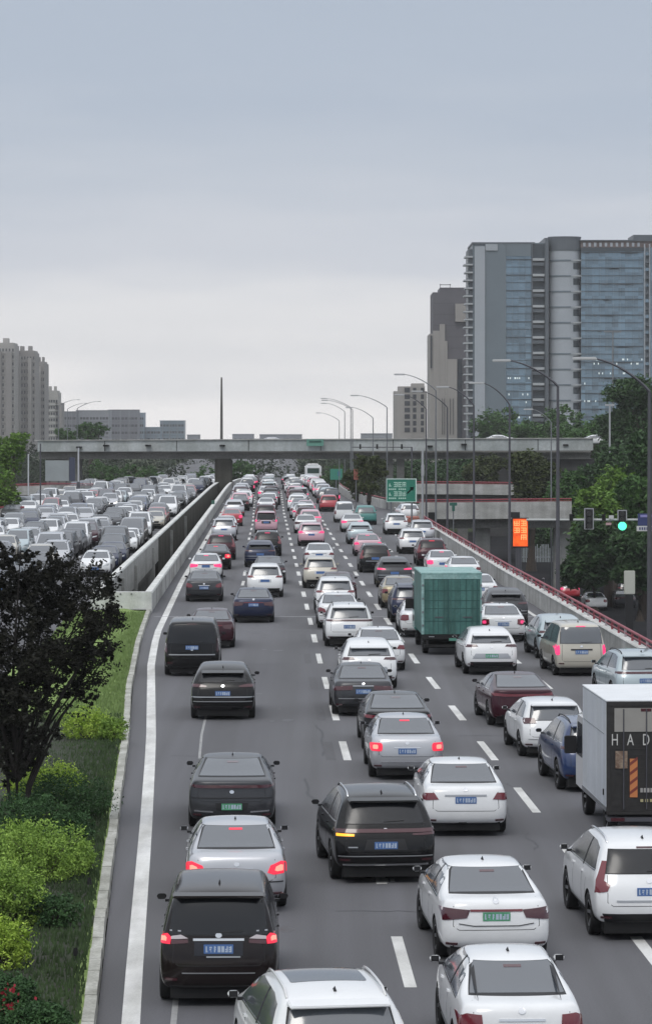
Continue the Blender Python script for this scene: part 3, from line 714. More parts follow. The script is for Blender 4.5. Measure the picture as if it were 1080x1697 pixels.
# outbound road on its embankment / viaduct
mb = MB(); ds = [-40, 20, 30, 45, 60, 80, 100, 120, 138] + list(range(150, 660, 10)) + [700, 900, 1300, 2200]
def road_left(d): return poly_at(KERB, d) if d < 138 else poly_at(WALLR, min(d, 660)) - .12
vs = []
for d in ds:
    a = road_left(d); b = poly_at(ROADR, min(d, 650)) if d < 650 else poly_at(ROADR, 650) + (650-d)*.0186
    if d > 660: a = -17.3 + (660-d)*.0186
    vs += [(a, d, rz(d)), (b, d, rz(d)), (a, d, LOWZ-.2 if d < 138 else rz(d)-1.3), (b, d, LOWZ-.2 if d < 250 else rz(d)-1.3)]
n = len(ds); fs = []; ms = []
for i in range(n-1):
    k = 4*i; fs += [(k, k+1, k+5, k+4), (k+2, k, k+4, k+6), (k+1, k+3, k+7, k+5), (k+3, k+2, k+6, k+7)]; ms += [0, 1, 1, 1]
mb.v = vs; mb.f = fs; mb.m = ms
struct(mb.obj('road', [asphalt, concrete]))
# inbound carriageway on the far side of the median
mb = MB(); vs = []
for d in ds:
    b = poly_at(WALLL, min(d, 660)) - .1 if d > 138 else -10.6
    a = b - 24.0 if d < 300 else b - 24 + min(5.0, (d-300)*.04)
    if d > 660: b = -18.6+(660-d)*.015; a = b - 20
    vs += [(a, d, rz(d)), (b, d, rz(d)), (a, d, rz(d)-1.3), (b, d, rz(d)-1.3)]
fs = []; ms = []
for i in range(n-1):
    k = 4*i; fs += [(k, k+1, k+5, k+4), (k+2, k, k+4, k+6), (k+1, k+3, k+7, k+5), (k+3, k+2, k+6, k+7)]; ms += [0, 1, 1, 1]
mb.v = vs; mb.f = fs; mb.m = ms
struct(mb.obj('inbound_road', [asphalt, concrete_d]))

# road markings
mb = MB(); strip(mb, LEFTLINE, 30, 600, .27); 
struct(mb.obj('edge_line', white_paint))
rnd = random.Random(3)
def dashes(name, pl, d0, d1, wd, m=white_paint, ln=4.6, per=10.4, ph=69.5):
    mb = MB(); k = math.floor((d0-ph)/per); 
    while True:
        c = ph + per*k; k += 1
        if c < d0: continue
        if c > d1: break
        strip(mb, pl, c-ln/2, c+ln/2, wd*(1+rnd.uniform(-.08, .08)), .004, 1.2)
    return struct(mb.obj(name, m))
dashes('lane_dashes', LA, 44, 420, .20); dashes('lane_dashes', LB, 44, 420, .20); dashes('lane_dashes', LC, 100, 380, .18)
dashes('lane_dashes', LD, 140, 360, .16)
mb = MB(); strip(mb, LD, 42, 47, .09, .004); strip(mb, LD, 78, 90, .07, .004); struct(mb.obj('worn_dashes', white_worn))
mb = MB(); strip(mb, PARA, 100, 236, .18, .004, off=-.85); struct(mb.obj('edge_line', white_paint))
mb = MB(); mb.box(poly_at(WALLR, 138)+.4, poly_at(PARA, 135)-.5, 134.9, 135.15, -.05, .005); struct(mb.obj('expansion_joint', mat('joint_grey', (.26, .26, .27), .7, var=.2)))
mb = MB(); mb.box(-6.5, -.6, 126.2, 126.35, -.05, .004); struct(mb.obj('expansion_joint', mat('joint_dull', (.16, .16, .17), .8, var=.2)))
patch = mat('old_marking_patch', (.098, .098, .105), .9, var=.15, scale=5)
mb = MB()
for c in (79.9, 90.3, 100.7, 111.1, 121.5): strip(mb, LA, c-2.2, c+2.2, .26, .003, off=-.42)
for a, b, o in ((52, 60, 1.2), (96, 104, 1.4)): strip(mb, LB, a, b, .9, .002, off=o)
struct(mb.obj('road_patches', patch))
mb = MB(); rk = random.Random(31)
for q in range(16):
    d0 = rk.uniform(44, 125); pl_ = rk.choice((LA, LB, LD)); o = rk.uniform(-1.6, 1.6); x = poly_at(pl_, d0)+o; y = d0; pts_ = []
    trans = rk.random() < .45; ln = rk.uniform(2, 9) if not trans else rk.uniform(1.5, 3.2); st_ = 14
    for k in range(st_):
        pts_.append((x, y)); x += (ln/st_ if trans else rk.gauss(-.01, .035)); y += (rk.gauss(0, .05) if trans else ln/st_)
    wd_ = rk.uniform(.012, .03)
    for (x1, y1), (x2, y2) in zip(pts_, pts_[1:]):
        dx, dy = y2-y1, -(x2-x1); l_ = math.hypot(dx, dy); dx, dy = dx/l_*wd_, dy/l_*wd_*2
        mb.add([(x1-dx, y1-dy, .0025), (x1+dx, y1+dy, .0025), (x2+dx, y2+dy, .0025), (x2-dx, y2-dy, .0025)], [(0, 1, 2, 3)])
struct(mb.obj('sealed_cracks', mat('crack_seal', (.045, .045, .05), .6)))
mb = MB()
for q in range(46):
    d0 = rk.uniform(44, 170); x = rk.choice((poly_at(LA, d0)-1.9, poly_at(LA, d0)+2.0, poly_at(LB, d0)+1.8))+rk.gauss(0, .3); r_ = rk.uniform(.05, .22)
    mb.add([(x+r_*math.cos(a*.7854)*rk.uniform(.6, 1.1), d0+r_*2.2*math.sin(a*.7854)*rk.uniform(.6, 1.1), .0018) for a in range(8)], [tuple(range(8))])
struct(mb.obj('oil_stains', mat('oil_stain', (.075, .075, .08), .55)))
# litter / paint scraps
mb = MB(); mb.box(1.02, 1.18, 57, 57.5, 0, .01); mb.box(1.22, 1.3, 57.1, 57.4, 0, .012)
tag(mb.obj('paper_scrap', white_worn), 'pale scrap of litter lying on the asphalt behind the black suv', 'litter')

# kerb (segmented stones)
kb = thing('kerb', 'long pale stone kerb between the grass strip and the road', 'kerb')
mb = MB(); d = 30.0; q = 0; segs = []
while d < 137:
    l = 1.0 if d < 90 else 3.0; e = d + l - .02
    x0, x1 = poly_at(KERB, d), poly_at(KERB, e); h = .16 + rnd.uniform(-.006, .006); o = rnd.uniform(-.012, .012)
    mb.add([(x0+o, d, -.02), (x1+o, e, -.02), (x1-.20+o, e, -.02), (x0-.20+o, d, -.02), (x0-.02+o, d, h), (x1-.02+o, e, h), (x1-.20+o, e, h), (x0-.20+o, d, h)],
           [(4, 5, 6, 7), (0, 1, 5, 4), (1, 2, 6, 5), (2, 3, 7, 6), (3, 0, 4, 7)]); d += l
mb.obj('kerb_stones', kerb_m, kb)

# grass median
mb = MB(); vs = []; ds2 = [20 + 2.0*i for i in range(60)]
for i, d in enumerate(ds2):
    d = min(d, 137.9); xr = poly_at(KERB, d) - .2
    for k in range(12):
        t = k / 11; x = lerp(xr, -12.5 if d < 100 else -11, t)
        vs.append((x, d, .10 + .12*math.sin(t*3.1)*(.6+.4*math.sin(d*.3+k))))
mb.v = vs; mb.f = [(i*12+k, (i+1)*12+k, (i+1)*12+k+1, i*12+k+1) for i in range(len(ds2)-1) for k in range(11)]; mb.m = [0]*len(mb.f)
struct(mb.obj('grass_verge', [grass_m], smooth=True))
def soil_sheet():
    mb = MB(); n = 60; vs = []
    for i in range(n+1):
        d = lerp(40, 86, i/n); xr = poly_at(KERB, d) - .32 - .07*math.sin(d*.7) - .05*math.sin(d*1.9) - max(0, (d-80)*.12)
        for k in range(5): vs.append((lerp(xr, -12.4, k/4), d, .10 + .12*math.sin((xr-lerp(xr, -12.4, k/4))/(-12.5-xr)*-3.1) + .03))
    mb.v = vs; mb.f = [(i*5+k, (i+1)*5+k, (i+1)*5+k+1, i*5+k+1) for i in range(n) for k in range(4)]; mb.m = [0]*len(mb.f)
    return struct(mb.obj('planting_bed', [soil_m], smooth=True))
soil_sheet()
gb = MB()
for i in range(26000):
    d = 84 + 52*rnd.random()**1.1; xr = poly_at(KERB, d) - .22; x = xr - rnd.random()**1.4*(1.6 if d < 84 else 3.4); 
    h = rnd.uniform(.05, .13)*(1 if d > 84 else 1.1); a = rnd.uniform(0, 6.28); b = rnd.uniform(-.05, .05); wd = .012 + .00012*d
    gb.add([(x-wd*math.cos(a), d-wd*math.sin(a), .12), (x+wd*math.cos(a), d+wd*math.sin(a), .12), (x+b, d+rnd.uniform(-.05, .05), .14+h)], [(0, 1, 2)])
gl = gb.obj('grass', mat('grass_blade', (.18, .27, .08), .8, var=.3, scale=2.2, var2=(.26, .36, .13))); gl['kind'] = 'stuff'; gl['label'] = 'short grass beside the kerb'

# ------------------------------------------------------------------ median walls
def wall_run(name, label, pl, d0, d1, th, ztop, zbot, m, cap=.12, side=1, joints=True):
    t = thing(name, label, 'wall'); mb = MB(); n = int((d1-d0)/5); vs = []
    for i in range(n+1):
        d = lerp(d0, d1, i/n); x = poly_at(pl, d)
        z = rz(d)
        vs += [(x-th/2, d, z+zbot), (x+th/2, d, z+zbot), (x+th/2, d, z+ztop-cap), (x-th/2, d, z+ztop-cap)]
    fs = []
    for i in range(n):
        k = 4*i
        for j in range(4): fs.append((k+j, k+4+j, k+4+(j+1) % 4, k+(j+1) % 4))
    fs += [(0, 1, 2, 3), (4*n+3, 4*n+2, 4*n+1, 4*n)]
    mb.add(vs, fs); mb.obj('wall_panel', m, t)
    mb = MB(); vs = []
    for i in range(n+1):
        d = lerp(d0, d1, i/n); x = poly_at(pl, d); z = rz(d); c = th/2+.05
        vs += [(x-c, d, z+ztop-cap), (x+c, d, z+ztop-cap), (x+c-.03, d, z+ztop), (x-c+.03, d, z+ztop)]
    mb.add(vs, fs); mb.obj('coping', concrete_l, t)
    return t
wr = wall_run('parapet_wall', 'pale concrete median wall running along the left edge of the queuing traffic', WALLR, 138, 655, .26, .98, -1.4, concrete, .10)
wl2 = wall_run('parapet_wall', 'dark far stretch of the wall edging the oncoming carriageway', WALLL, 206, 655, .27, .98, -1.9, layered('concrete_dark', (.075, .072, .062), (.12, .115, .10), .4, 6, spec=.1, streak=((1, .5, .15), .3)), .10)  # darker concrete over the whole far stretch
wl = wall_run('parapet_wall', 'pale concrete wall edging the oncoming carriageway across the dark gap', WALLL, 138, 206, .26, .98, -.75, concrete, .10)
# recessed girders below the oncoming deck + brackets
mb = MB(); n = 50; vs = []
for i in range(n+1):
    d = lerp(138, 655, i/n); x = poly_at(WALLL, d) - .55; vs += [(x, d, rz(d)-.76), (x, d, LOWZ), (x-1.6, d, rz(d)-.76), (x-1.6, d, LOWZ)]
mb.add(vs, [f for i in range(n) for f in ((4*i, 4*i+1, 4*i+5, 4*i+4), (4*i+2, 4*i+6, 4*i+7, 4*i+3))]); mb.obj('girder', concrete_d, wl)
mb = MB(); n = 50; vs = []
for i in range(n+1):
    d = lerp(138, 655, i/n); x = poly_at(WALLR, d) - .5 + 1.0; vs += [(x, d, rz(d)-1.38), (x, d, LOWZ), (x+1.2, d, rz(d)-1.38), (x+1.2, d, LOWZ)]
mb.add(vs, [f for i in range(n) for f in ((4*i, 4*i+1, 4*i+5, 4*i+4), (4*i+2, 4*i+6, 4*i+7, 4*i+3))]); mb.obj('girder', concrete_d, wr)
for d in (158, 172, 196, 228, 262):
    x = poly_at(WALLL, d)
    MB().box(x-.13, x+.30, d, d+.5, -2.6, .55).obj('pilaster', concrete, wl, bevel=.03)
for d in (144, 150, 156, 162, 168, 174, 181, 188, 199, 209, 219, 231, 243, 256, 270):
    x = poly_at(WALLR, d); MB().box(x+.128, x+.137, d, d+.035, 0, .86).obj('joint', under_m, wr)
# end wall closing the gap
ew = thing('end_wall', 'short weathered concrete wall closing the near end of the median gap', 'wall')
x0, x1 = poly_at(WALLL, 138)-.2, poly_at(WALLR, 138)-.14
MB().box(x0, x1-1.62, 137.6, 137.95, .14, .95).obj('wall_panel', concrete_l, ew, bevel=.02)
MB().box(x1-1.58, x1+.30, 137.62, 137.93, -.0, .97).obj('wall_panel', concrete_l, ew, bevel=.02)
MB().box(x0+.1, x1+.1, 137.5, 137.59, .02, .16).obj('dark_base', under_m, ew)
MB().tube([(x1-1.6, 137.55, .1), (x1-1.6, 137.55, 1.15)], .03, 6).obj('post', steel_d, ew)
MB().tube([(x0+.9, 138.5, .3), (x0+.9, 138.5, 2.2)], .035, 6).obj('post', steel_d, ew)
for q in range(4): MB().box(x0+.35+.5*q, x0+.42+.5*q, 137.56, 137.6, .85, .89).obj('bolt', under_m, ew)

mk = thing('marker_post', 'small dark green marker fixed to the top of the median wall', 'marker', (XD(353, 285), 285, 0))
MB().box(-.16, .16, -.2, -.14, .35, 1.35).obj('plate', mat('marker_green', (.04, .12, .09), .5), mk)
MB().box(-.05, .05, -.139, .1, .2, 1.2).obj('bracket', steel_d, mk)
# ------------------------------------------------------------------ right parapet with red railing
pr = wall_run('parapet_wall', 'grey concrete parapet curving along the right edge of the road below the red railing', PARA, 60, 243, .25, .88, -.6, concrete, .05)
for d in (136,):
    x = poly_at(PARA, d); MB().box(x-.135, x-.128, d, d+.06, 0, .8).obj('joint', under_m, pr)
rl = thing('railing', 'dark red metal railing on top of the right roadside parapet', 'railing')
pts = lambda z: [(poly_at(PARA, d)+.02, d, z) for d in [60+3.0*i for i in range(61)] + [242.5]]
MB().tube(pts(1.20), .050, 6).obj('top_rail', red_rail, rl, smooth=True)
MB().tube(pts(1.02), .030, 6).obj('lower_rail', red_rail, rl, smooth=True)
rail_light = mat('rail_fitting', (.45, .40, .42), .5)
for i in range(90):
    d = 62 + 2.0*i; x = poly_at(PARA, d)+.02
    MB().box(x-.04, x+.04, d-.05, d+.05, .87, 1.23).obj('rail_post', red_rail if i % 3 else rail_light, rl)

# ramp parapet merging in from the right (far)
RP = [(1.75, 388), (2.0, 365), (2.7, 343), (4.1, 325), (5.8, 306), (7.6, 295), (9.2, 287)]
rp = thing('ramp_wall', 'pale curved wall of the slip road joining ahead of the green sign', 'wall')
mb = MB(); vs = []
for x, d in RP: vs += [(x-.15, d-.1, rz(d)-1.2), (x+.15, d+.2, rz(d)-1.2), (x+.15, d+.2, rz(d)+.85), (x-.15, d-.1, rz(d)+.85)]
n = len(RP)-1; mb.add(vs, [(4*i+j, 4*i+4+j, 4*i+4+(j+1) % 4, 4*i+(j+1) % 4) for i in range(n) for j in range(4)] + [(3, 2, 1, 0), (4*n, 4*n+1, 4*n+2, 4*n+3)])
mb.obj('wall_panel', concrete, rp)
mb = MB().tube([(x, d, rz(d)+1.05) for x, d in RP], .06, 6); mb.obj('top_rail', red_rail, rp, smooth=True)
mb = MB().box(6.2, 8.3, 262, 266, 0, .45); 
tag(mb.obj('barrier_block', mat('faded_red', (.33, .12, .09), .7, var=.25, scale=1.5), bevel=.05), 'faded red barrier block under the green road sign', 'barrier')

def ramp(label, pts, wd, ztop, thick, z0=1.2, name='ramp_bridge'):
    t = thing(name, label, 'bridge'); mb = MB(); vs = []
    for x, d, z in pts: vs += [(x, d, z-.9-thick), (x, d, z), (x, d+.25, z), (x, d+.25, z-.9), (x, d+wd, z-.9), (x, d+wd, z-.9-thick)]
    n = len(pts)-1; mb.add(vs, [(6*i+j, 6*i+(j+1) % 6, 6*i+6+(j+1) % 6, 6*i+6+j) for i in range(n) for j in range(6)]+[(5, 4, 3, 2, 1, 0), tuple(6*n+k for k in range(6))])
    mb.obj('deck', concrete, t)
    MB().tube([(x, d+.12, z+.22) for x, d, z in pts], .06, 6).obj('top_rail', red_rail, t, smooth=True)
    MB().tube([(x, d+.12, z+.05) for x, d, z in pts], .035, 6).obj('lower_rail', red_rail, t, smooth=True)
    mb = MB(); vs = []
    for x, d, z in pts: vs += [(x, d+1.2, z-.9-thick), (x, d+1.2, z-1.75-thick), (x, d+wd-1, z-1.75-thick), (x, d+wd-1, z-.9-thick)]
    mb.add(vs, [(4*i+j, 4*i+(j+1) % 4, 4*i+4+(j+1) % 4, 4*i+4+j) for i in range(n) for j in range(4)])
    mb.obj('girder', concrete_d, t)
    return t
r1 = ramp('lower elevated slip road with red rail crossing from the road to the trees', [(8.1, 262, 1.75), (12, 261, 1.78), (16, 260, 1.85), (21, 258, 1.95)], 7.5, 0, .55)
r2 = ramp('upper elevated slip road with red rail half hidden by the trees', [(9.8, 332, 1.95), (15, 331, 1.95), (20, 330, 1.9), (25, 329, 1.9)], 8, 0, .25)
for x, d in ((13.6, 263), (20.5, 262)):
    MB().box(x-.7, x+.7, d, d+1.6, LOWZ, .4).obj('pier', concrete, r1, bevel=.1)
MB().box(14.6, 15.7, 334, 336, LOWZ, .9).obj('pier', concrete_d, r2)
for x in (9.2, 20.2): MB().box(x-.35, x+.35, 261.5, 261.9, -.1, .9).obj('drain_box', under_m, r1)

# ------------------------------------------------------------------ flyover
fl = thing('flyover', 'long grey concrete flyover spanning the whole road with dark girders', 'bridge')
FY = 400
fas = layered('fascia', (.40, .435, .44), (.52, .55, .555), .15, 3, rough=.8, amt=.25, stretch=(1, 1, 3), streak=((.5, 1, .12), .22))
XL, XR = -38.5, 35.4
mb = MB(); mb.add([(XL, FY+3, 6.25), (XR, FY, 6.55), (XR, FY, 5.0), (XL, FY+3, 4.8), (XL, FY+3.4, 6.25), (XR, FY+.4, 6.55), (XR, FY+.4, 5.0), (XL, FY+3.4, 4.8)],
                  [(0, 3, 2, 1), (4, 5, 6, 7), (0, 1, 5, 4), (3, 7, 6, 2), (0, 4, 7, 3), (1, 2, 6, 5)])
mb.obj('fascia', fas, fl)
mb = MB(); mb.add([(XL-.5, FY+2.8, 6.25), (XR+.5, FY-.2, 6.55), (XR+.5, FY+.5, 6.55), (XL-.5, FY+3.5, 6.25), (XL-.5, FY+2.8, 6.37), (XR+.5, FY-.2, 6.68), (XR+.5, FY+.5, 6.68), (XL-.5, FY+3.5, 6.37)],
                  [(0, 3, 2, 1), (4, 5, 6, 7), (0, 1, 5, 4), (2, 3, 7, 6), (0, 4, 7, 3), (1, 2, 6, 5)])
mb.obj('coping', concrete, fl)
for q in range(7):
    x = XL + 9 + q*9.6; t_ = (x-XL)/(XR-XL); MB().box(x-.04, x+.04, FY+3-3*t_-.05, FY+3-3*t_+.05, lerp(4.85, 5.05, t_), lerp(6.2, 6.5, t_)).obj('joint', under_m, fl)
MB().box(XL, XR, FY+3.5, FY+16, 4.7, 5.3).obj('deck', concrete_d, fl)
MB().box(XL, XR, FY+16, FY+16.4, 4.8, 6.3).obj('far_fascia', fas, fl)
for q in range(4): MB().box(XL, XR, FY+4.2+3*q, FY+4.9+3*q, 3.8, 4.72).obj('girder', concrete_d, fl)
MB().box(-14.9, -12.6, FY+4, FY+7, LOWZ, 3.85).obj('pier', MATS['concrete_dark'], fl, bevel=.15)
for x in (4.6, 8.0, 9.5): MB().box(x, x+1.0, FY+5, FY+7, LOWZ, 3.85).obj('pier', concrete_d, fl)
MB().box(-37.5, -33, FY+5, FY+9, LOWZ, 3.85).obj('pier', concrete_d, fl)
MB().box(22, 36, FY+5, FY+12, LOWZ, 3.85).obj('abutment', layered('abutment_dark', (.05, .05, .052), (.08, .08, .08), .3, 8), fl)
for px, py in ((175, 738), (245, 738), (368, 738), (712, 739), (768, 736), (936, 737), (130, 741)):
    x = XD(px, FY+1); MB().box(x-.35, x+.35, FY-.12+1.2 if px < 500 else FY-.06, FY+1.4 if px > 500 else FY+2.9, ZD(py+2, FY), ZD(py-1, FY)).obj('scupper', under_m, fl)
sg = thing('flyover_sign', 'small green direction plate fixed to the face of the flyover', 'sign')
MB().box(XD(508, FY), XD(536, FY), FY+.9, FY+1.05, ZD(739, FY), ZD(728, FY)).obj('sign_panel', mat('dull_green', (.12, .30, .24), .5), sg)
MB().box(XD(512, FY), XD(532, FY), FY+.84, FY+.88, ZD(733, FY), ZD(730, FY)).obj('lettering', mat('sign_dark', (.03, .10, .08), .6), sg)
ms = thing('mast', 'single tall dark mast rising above the middle of the flyover', 'mast')
MB().tube([(XD(367, 408), 408, 5.2), (XD(367, 408), 408, 10.5), (XD(367, 408), 408, 14.8)], [.20, .17, .11], 10).obj('mast_pole', mat('mast_brown', (.10, .095, .09), .6), ms)
MB().tube([(XD(367, 408), 408, 5.2), (XD(367, 408), 408, 6.2)], .45, 10).obj('mast_base', concrete, ms)

# ------------------------------------------------------------------ lamp posts
def lamp(x, d, zb, zt, arm, label, group, r=.10, m=steel, mirror=1):
    t = thing('street_lamp', label, 'street lamp', (x, d, zb), 0, group); h = zt - zb
    MB().tube([(0, 0, 0), (0, 0, h*.45), (0, 0, h-1.2)], [r*1.25, r, r*.75], 8).obj('pole', m, t, smooth=True, ang=60)
    pts = []; 
    for i in range(9):
        a = i/8; pts.append((-mirror*arm*(a**1.15), 0, h-1.2 + 1.2*math.sin(a*1.35)/math.sin(1.35)))
    MB().tube(pts, [r*.75-(r*.35)*i/8 for i in range(9)], 6).obj('arm', m, t, smooth=True, ang=60)
    e = pts[-1]
    MB().box(min(e[0]-mirror*.75, e[0]+.1), max(e[0]-mirror*.75, e[0]+.1), -.14, .14, e[2]-.07, e[2]+.05).obj('luminaire', mat('luminaire_grey', (.5, .51, .52), .4), t, bevel=.03)
    MB().tube([(0, 0, 0), (0, 0, .5)], r*1.7, 8).obj('base', m, t)
    return t
GL = 'street lamps along the right parapet'
order = ['nearest', 'second', 'third', 'fourth', 'fifth', 'sixth']
for i, px in enumerate((1076, 924, 844, 785, 741, 706)):
    s = (px-540)/5000; d = (10.6+.0235*135+.35)/(s+.0235)
    x = s*d; zt = {0: 11.0, 1: 11.6, 2: 10.9, 3: 11.0}.get(i, 11.0)
    lamp(x, d, -.6, zt, (2.0, 2.3, 1.5, 1.7, 1.9, 1.9)[i], f'{order[i]} tall curved-arm street lamp behind the red railing on the right', GL, .085 if i < 2 else .07, steel_d)
for i, (px, d, py, arm) in enumerate(((641, 300, 655, 2.9), (618, 335, 675, 2.3), (722, 226, 620, 2.4), (584, 372, 663, 3.1), (581, 395, 660, 3.2), (571, 425, 668, 2.6), (562, 455, 684, 2.8))):
    lab = ['street lamp rising just behind the green direction sign', 'street lamp between the green sign and the bus', 'pale slim street lamp right of the green sign', 'dark street lamp in front of the flyover right of the bus',
           'street lamp in the cluster above the flyover, leaning highest', 'street lamp in the cluster behind the flyover, middle one', 'faint street lamp in the cluster behind the flyover, leftmost'][i]
    lamp(XD(px, d), d, -.6 if d < 380 else -2.5, ZD(py, d), arm, lab, 'street lamps further up the road', .065, steel)
lamp(XD(913, 268), 268, LOWZ, ZD(678, 268), 1.7, 'slim pale street lamp standing by the lower street trees', 'street lamps further up the road', .07, steel)
for i, (px, d, py, arm) in enumerate(((128, 300, 668, 0), (67, 330, 690, 0))): pass
for i, (px, d, pyt, ax) in enumerate(((128, 500, 665, 8), (97, 560, 662, 8), (112, 620, 668, 8))):
    lamp(XD(px, d), d, LOWZ, ZD(pyt, d), 3.2, ['street lamp with long arm above the left end of the flyover', 'left street lamp of the three above the left flyover', 'most distant street lamp above the left flyover'][i], 'street lamps beyond the left flyover', .09, steel, -1)
pl = thing('signal_post', 'pale thin post standing in front of the billboard on the left', 'post', (XD(130, 330), 330, 0))
MB().tube([(0, 0, -1), (0, 0, ZD(742, 330))], .08, 8).obj('pole', mat('pale_steel', (.5, .52, .55), .5), pl)
MB().box(-.18, .18, -.1, .1, 1.2, 2.2).obj('control_box', steel_d, pl)
pl = thing('signal_post', 'dark thin post left of the billboard', 'post', (XD(67, 290), 290, 0))
MB().tube([(0, 0, -1), (0, 0, ZD(735, 290))], .07, 8).obj('pole', steel_d, pl)
pl = thing('signal_post', 'pale slender post beside the leafy tree on the left', 'post', (XD(47, 300), 300, 0))
MB().tube([(0, 0, -1), (0, 0, ZD(752, 300))], .07, 8).obj('pole', mat('pale_steel', (.5, .52, .55), .5), pl)
# T shaped floodlight masts in front of the glass tower
for px, d, pyt, lab in ((1015, 420, 550, 'tall thin mast with crossbar in front of the glass tower'), (1010, 330, 672, 'pale short lamp mast among the trees on the right')):
    t = thing('floodlight_mast', lab, 'mast', (XD(px, d), d, LOWZ)); zt = ZD(pyt, d)-LOWZ
    MB().tube([(0, 0, 0), (0, 0, zt)], [.16, .09], 8).obj('pole', steel if 'thin' in lab else trim_m, t)
    MB().box(-1.2 if 'thin' in lab else -.5, 1.2 if 'thin' in lab else .5, -.1, .1, zt-.05, zt+.18).obj('crossbar', steel if 'thin' in lab else trim_m, t)
# camera gantry posts by sign
for px, d, py0, lab in ((700, 238, 745, 'pale steel pole carrying a small box right of the green sign'),):
    t = thing('camera_pole', lab, 'pole', (XD(px, d), d, 0)); zt = ZD(py0, d)
    MB().tube([(0, 0, -.5), (0, 0, zt)], .10, 8).obj('pole', trim_m, t)
    MB().box(-.12, .12, -.2, -.09, ZD(788, d), ZD(770, d)).obj('control_box', trim_m, t)
t = thing('overhead_bar', 'thin dark bar with small cameras hanging in front of the flyover', 'camera bar', (XD(640, 392), 392, 0))
MB().tube([(-4.5, 0, ZD(741, 392)), (3.4, 0, ZD(741, 392))], .07, 6).obj('bar', steel_d, t)
MB().tube([(3.3, 0, -1), (3.3, 0, ZD(741, 392))], .10, 6).obj('pole', steel_d, t)
for x in (-3.4, -1.2, 2.0): MB().box(x-.12, x+.12, -.2, .2, ZD(744, 392), ZD(736, 392)).obj('camera_box', under_m, t)

# ------------------------------------------------------------------ signs
sgm = mat('sign_green', (.02, .20, .135), .45); sgw = mat('sign_white', (.50, .72, .62), .5)
d = 255; t = thing('road_sign', 'large green direction sign with white lettering right of the slip road', 'road sign', (0, d, 0))
X0, X1, Z0, Z1 = XD(640, d), XD(690, d), ZD(832, d), ZD(793, d)
MB().box(X0, X1, -.05, .05, Z0, Z1).obj('sign_panel', sgm, t)
b = MB(); 
for a in ((X0, X1, Z1-.07, Z1), (X0, X1, Z0, Z0+.05), (X0, X0+.05, Z0+.05, Z1-.07), (X1-.09, X1, Z0+.05, Z1-.07)): b.box(a[0], a[1], -.08, -.052, a[2], a[3])
b.obj('border', mat('sign_border', (.62, .78, .72), .5), t)
b = MB(); r5 = random.Random(8)
def glyph(b, x, z, w_, h_, y=-.062):       # one squarish character made of strokes
    k = r5.randint(0, 3)
    b.box(x, x+w_, y-.004, y+.01, z+h_*.42, z+h_*.54); b.box(x+w_*.42, x+w_*.58, y-.008, y+.01, z, z+h_)
    if k != 0: b.box(x, x+w_, y-.004, y+.01, z+h_*.84, z+h_)
    if k != 1: b.box(x, x+w_*.16, y-.012, y+.01, z, z+h_*.9)
    if k != 2: b.box(x+w_*.84, x+w_, y-.012, y+.01, z, z+h_)
    if k != 3: b.box(x, x+w_, y-.004, y+.01, z, z+h_*.14)
for r_, (zz, hh) in enumerate(((Z1-.72, .42), (Z0+.50, .40))):
    for q in range(3 if r_ == 0 else 3): glyph(b, X0+.62+q*.36, zz, .30, hh)
    b.box(X0+.2, X0+.42, -.066, -.052, zz+.05, zz+.12); b.box(X0+.24, X0+.32, -.07, -.052, zz+.12, zz+.3)
    for q in range(9): 
        if q != 4: b.box(X0+.2+q*.165, X0+.32+q*.165, -.066, -.052, zz-.24, zz-.12)
b.obj('lettering', sgw, t)
b = MB(); ax, az = X1-.55, (Z0+Z1)/2
b.add([(ax+.30, -.07, az+.30), (ax-.05, -.07, az+.25), (ax+.25, -.07, az-.05)], [(0, 1, 2), (2, 1, 0)]); b.add([(ax+.06, -.066, az+.12), (ax+.14, -.066, az+.04), (ax-.22, -.066, az-.30), (ax-.28, -.066, az-.22)], [(0, 1, 2, 3), (3, 2, 1, 0)])
b.obj('arrow', mat('arrow_white', (.75, .85, .8), .5), t)
for x in (X0+.4, X1-.4): MB().tube([(x, .12, -1.2), (x, .12, Z1)], .07, 8).obj('post', steel, t)
d = 460; t = thing('road_sign', 'small distant green sign beside the white bus', 'road sign', (0, d, 0))
MB().box(XD(547, d), XD(567, d), -.05, .05, ZD(795, d), ZD(777, d)).obj('sign_panel', mat('sign_green_far', (.05, .26, .19), .5), t)
MB().box(XD(559, d), XD(564, d), -.09, -.052, ZD(789, d), ZD(781, d)).obj('arrow', mat('arrow_blue', (.05, .20, .30), .5), t)
MB().tube([(XD(557, d), .12, -3), (XD(557, d), .12, ZD(778, d))], .1, 8).obj('post', steel, t)
d = 300; t = thing('notice_board', 'faded red notice panel beside the yellowish willow', 'sign', (0, d, 0))
MB().box(XD(586, d), XD(594, d), -.05, .05, ZD(795, d), ZD(777, d)).obj('sign_panel', mat('faded_red', (.33, .12, .09), .7), t)
MB().tube([(XD(590, d), .1, -1), (XD(590, d), .1, ZD(778, d))], .06, 8).obj('post', steel, t)

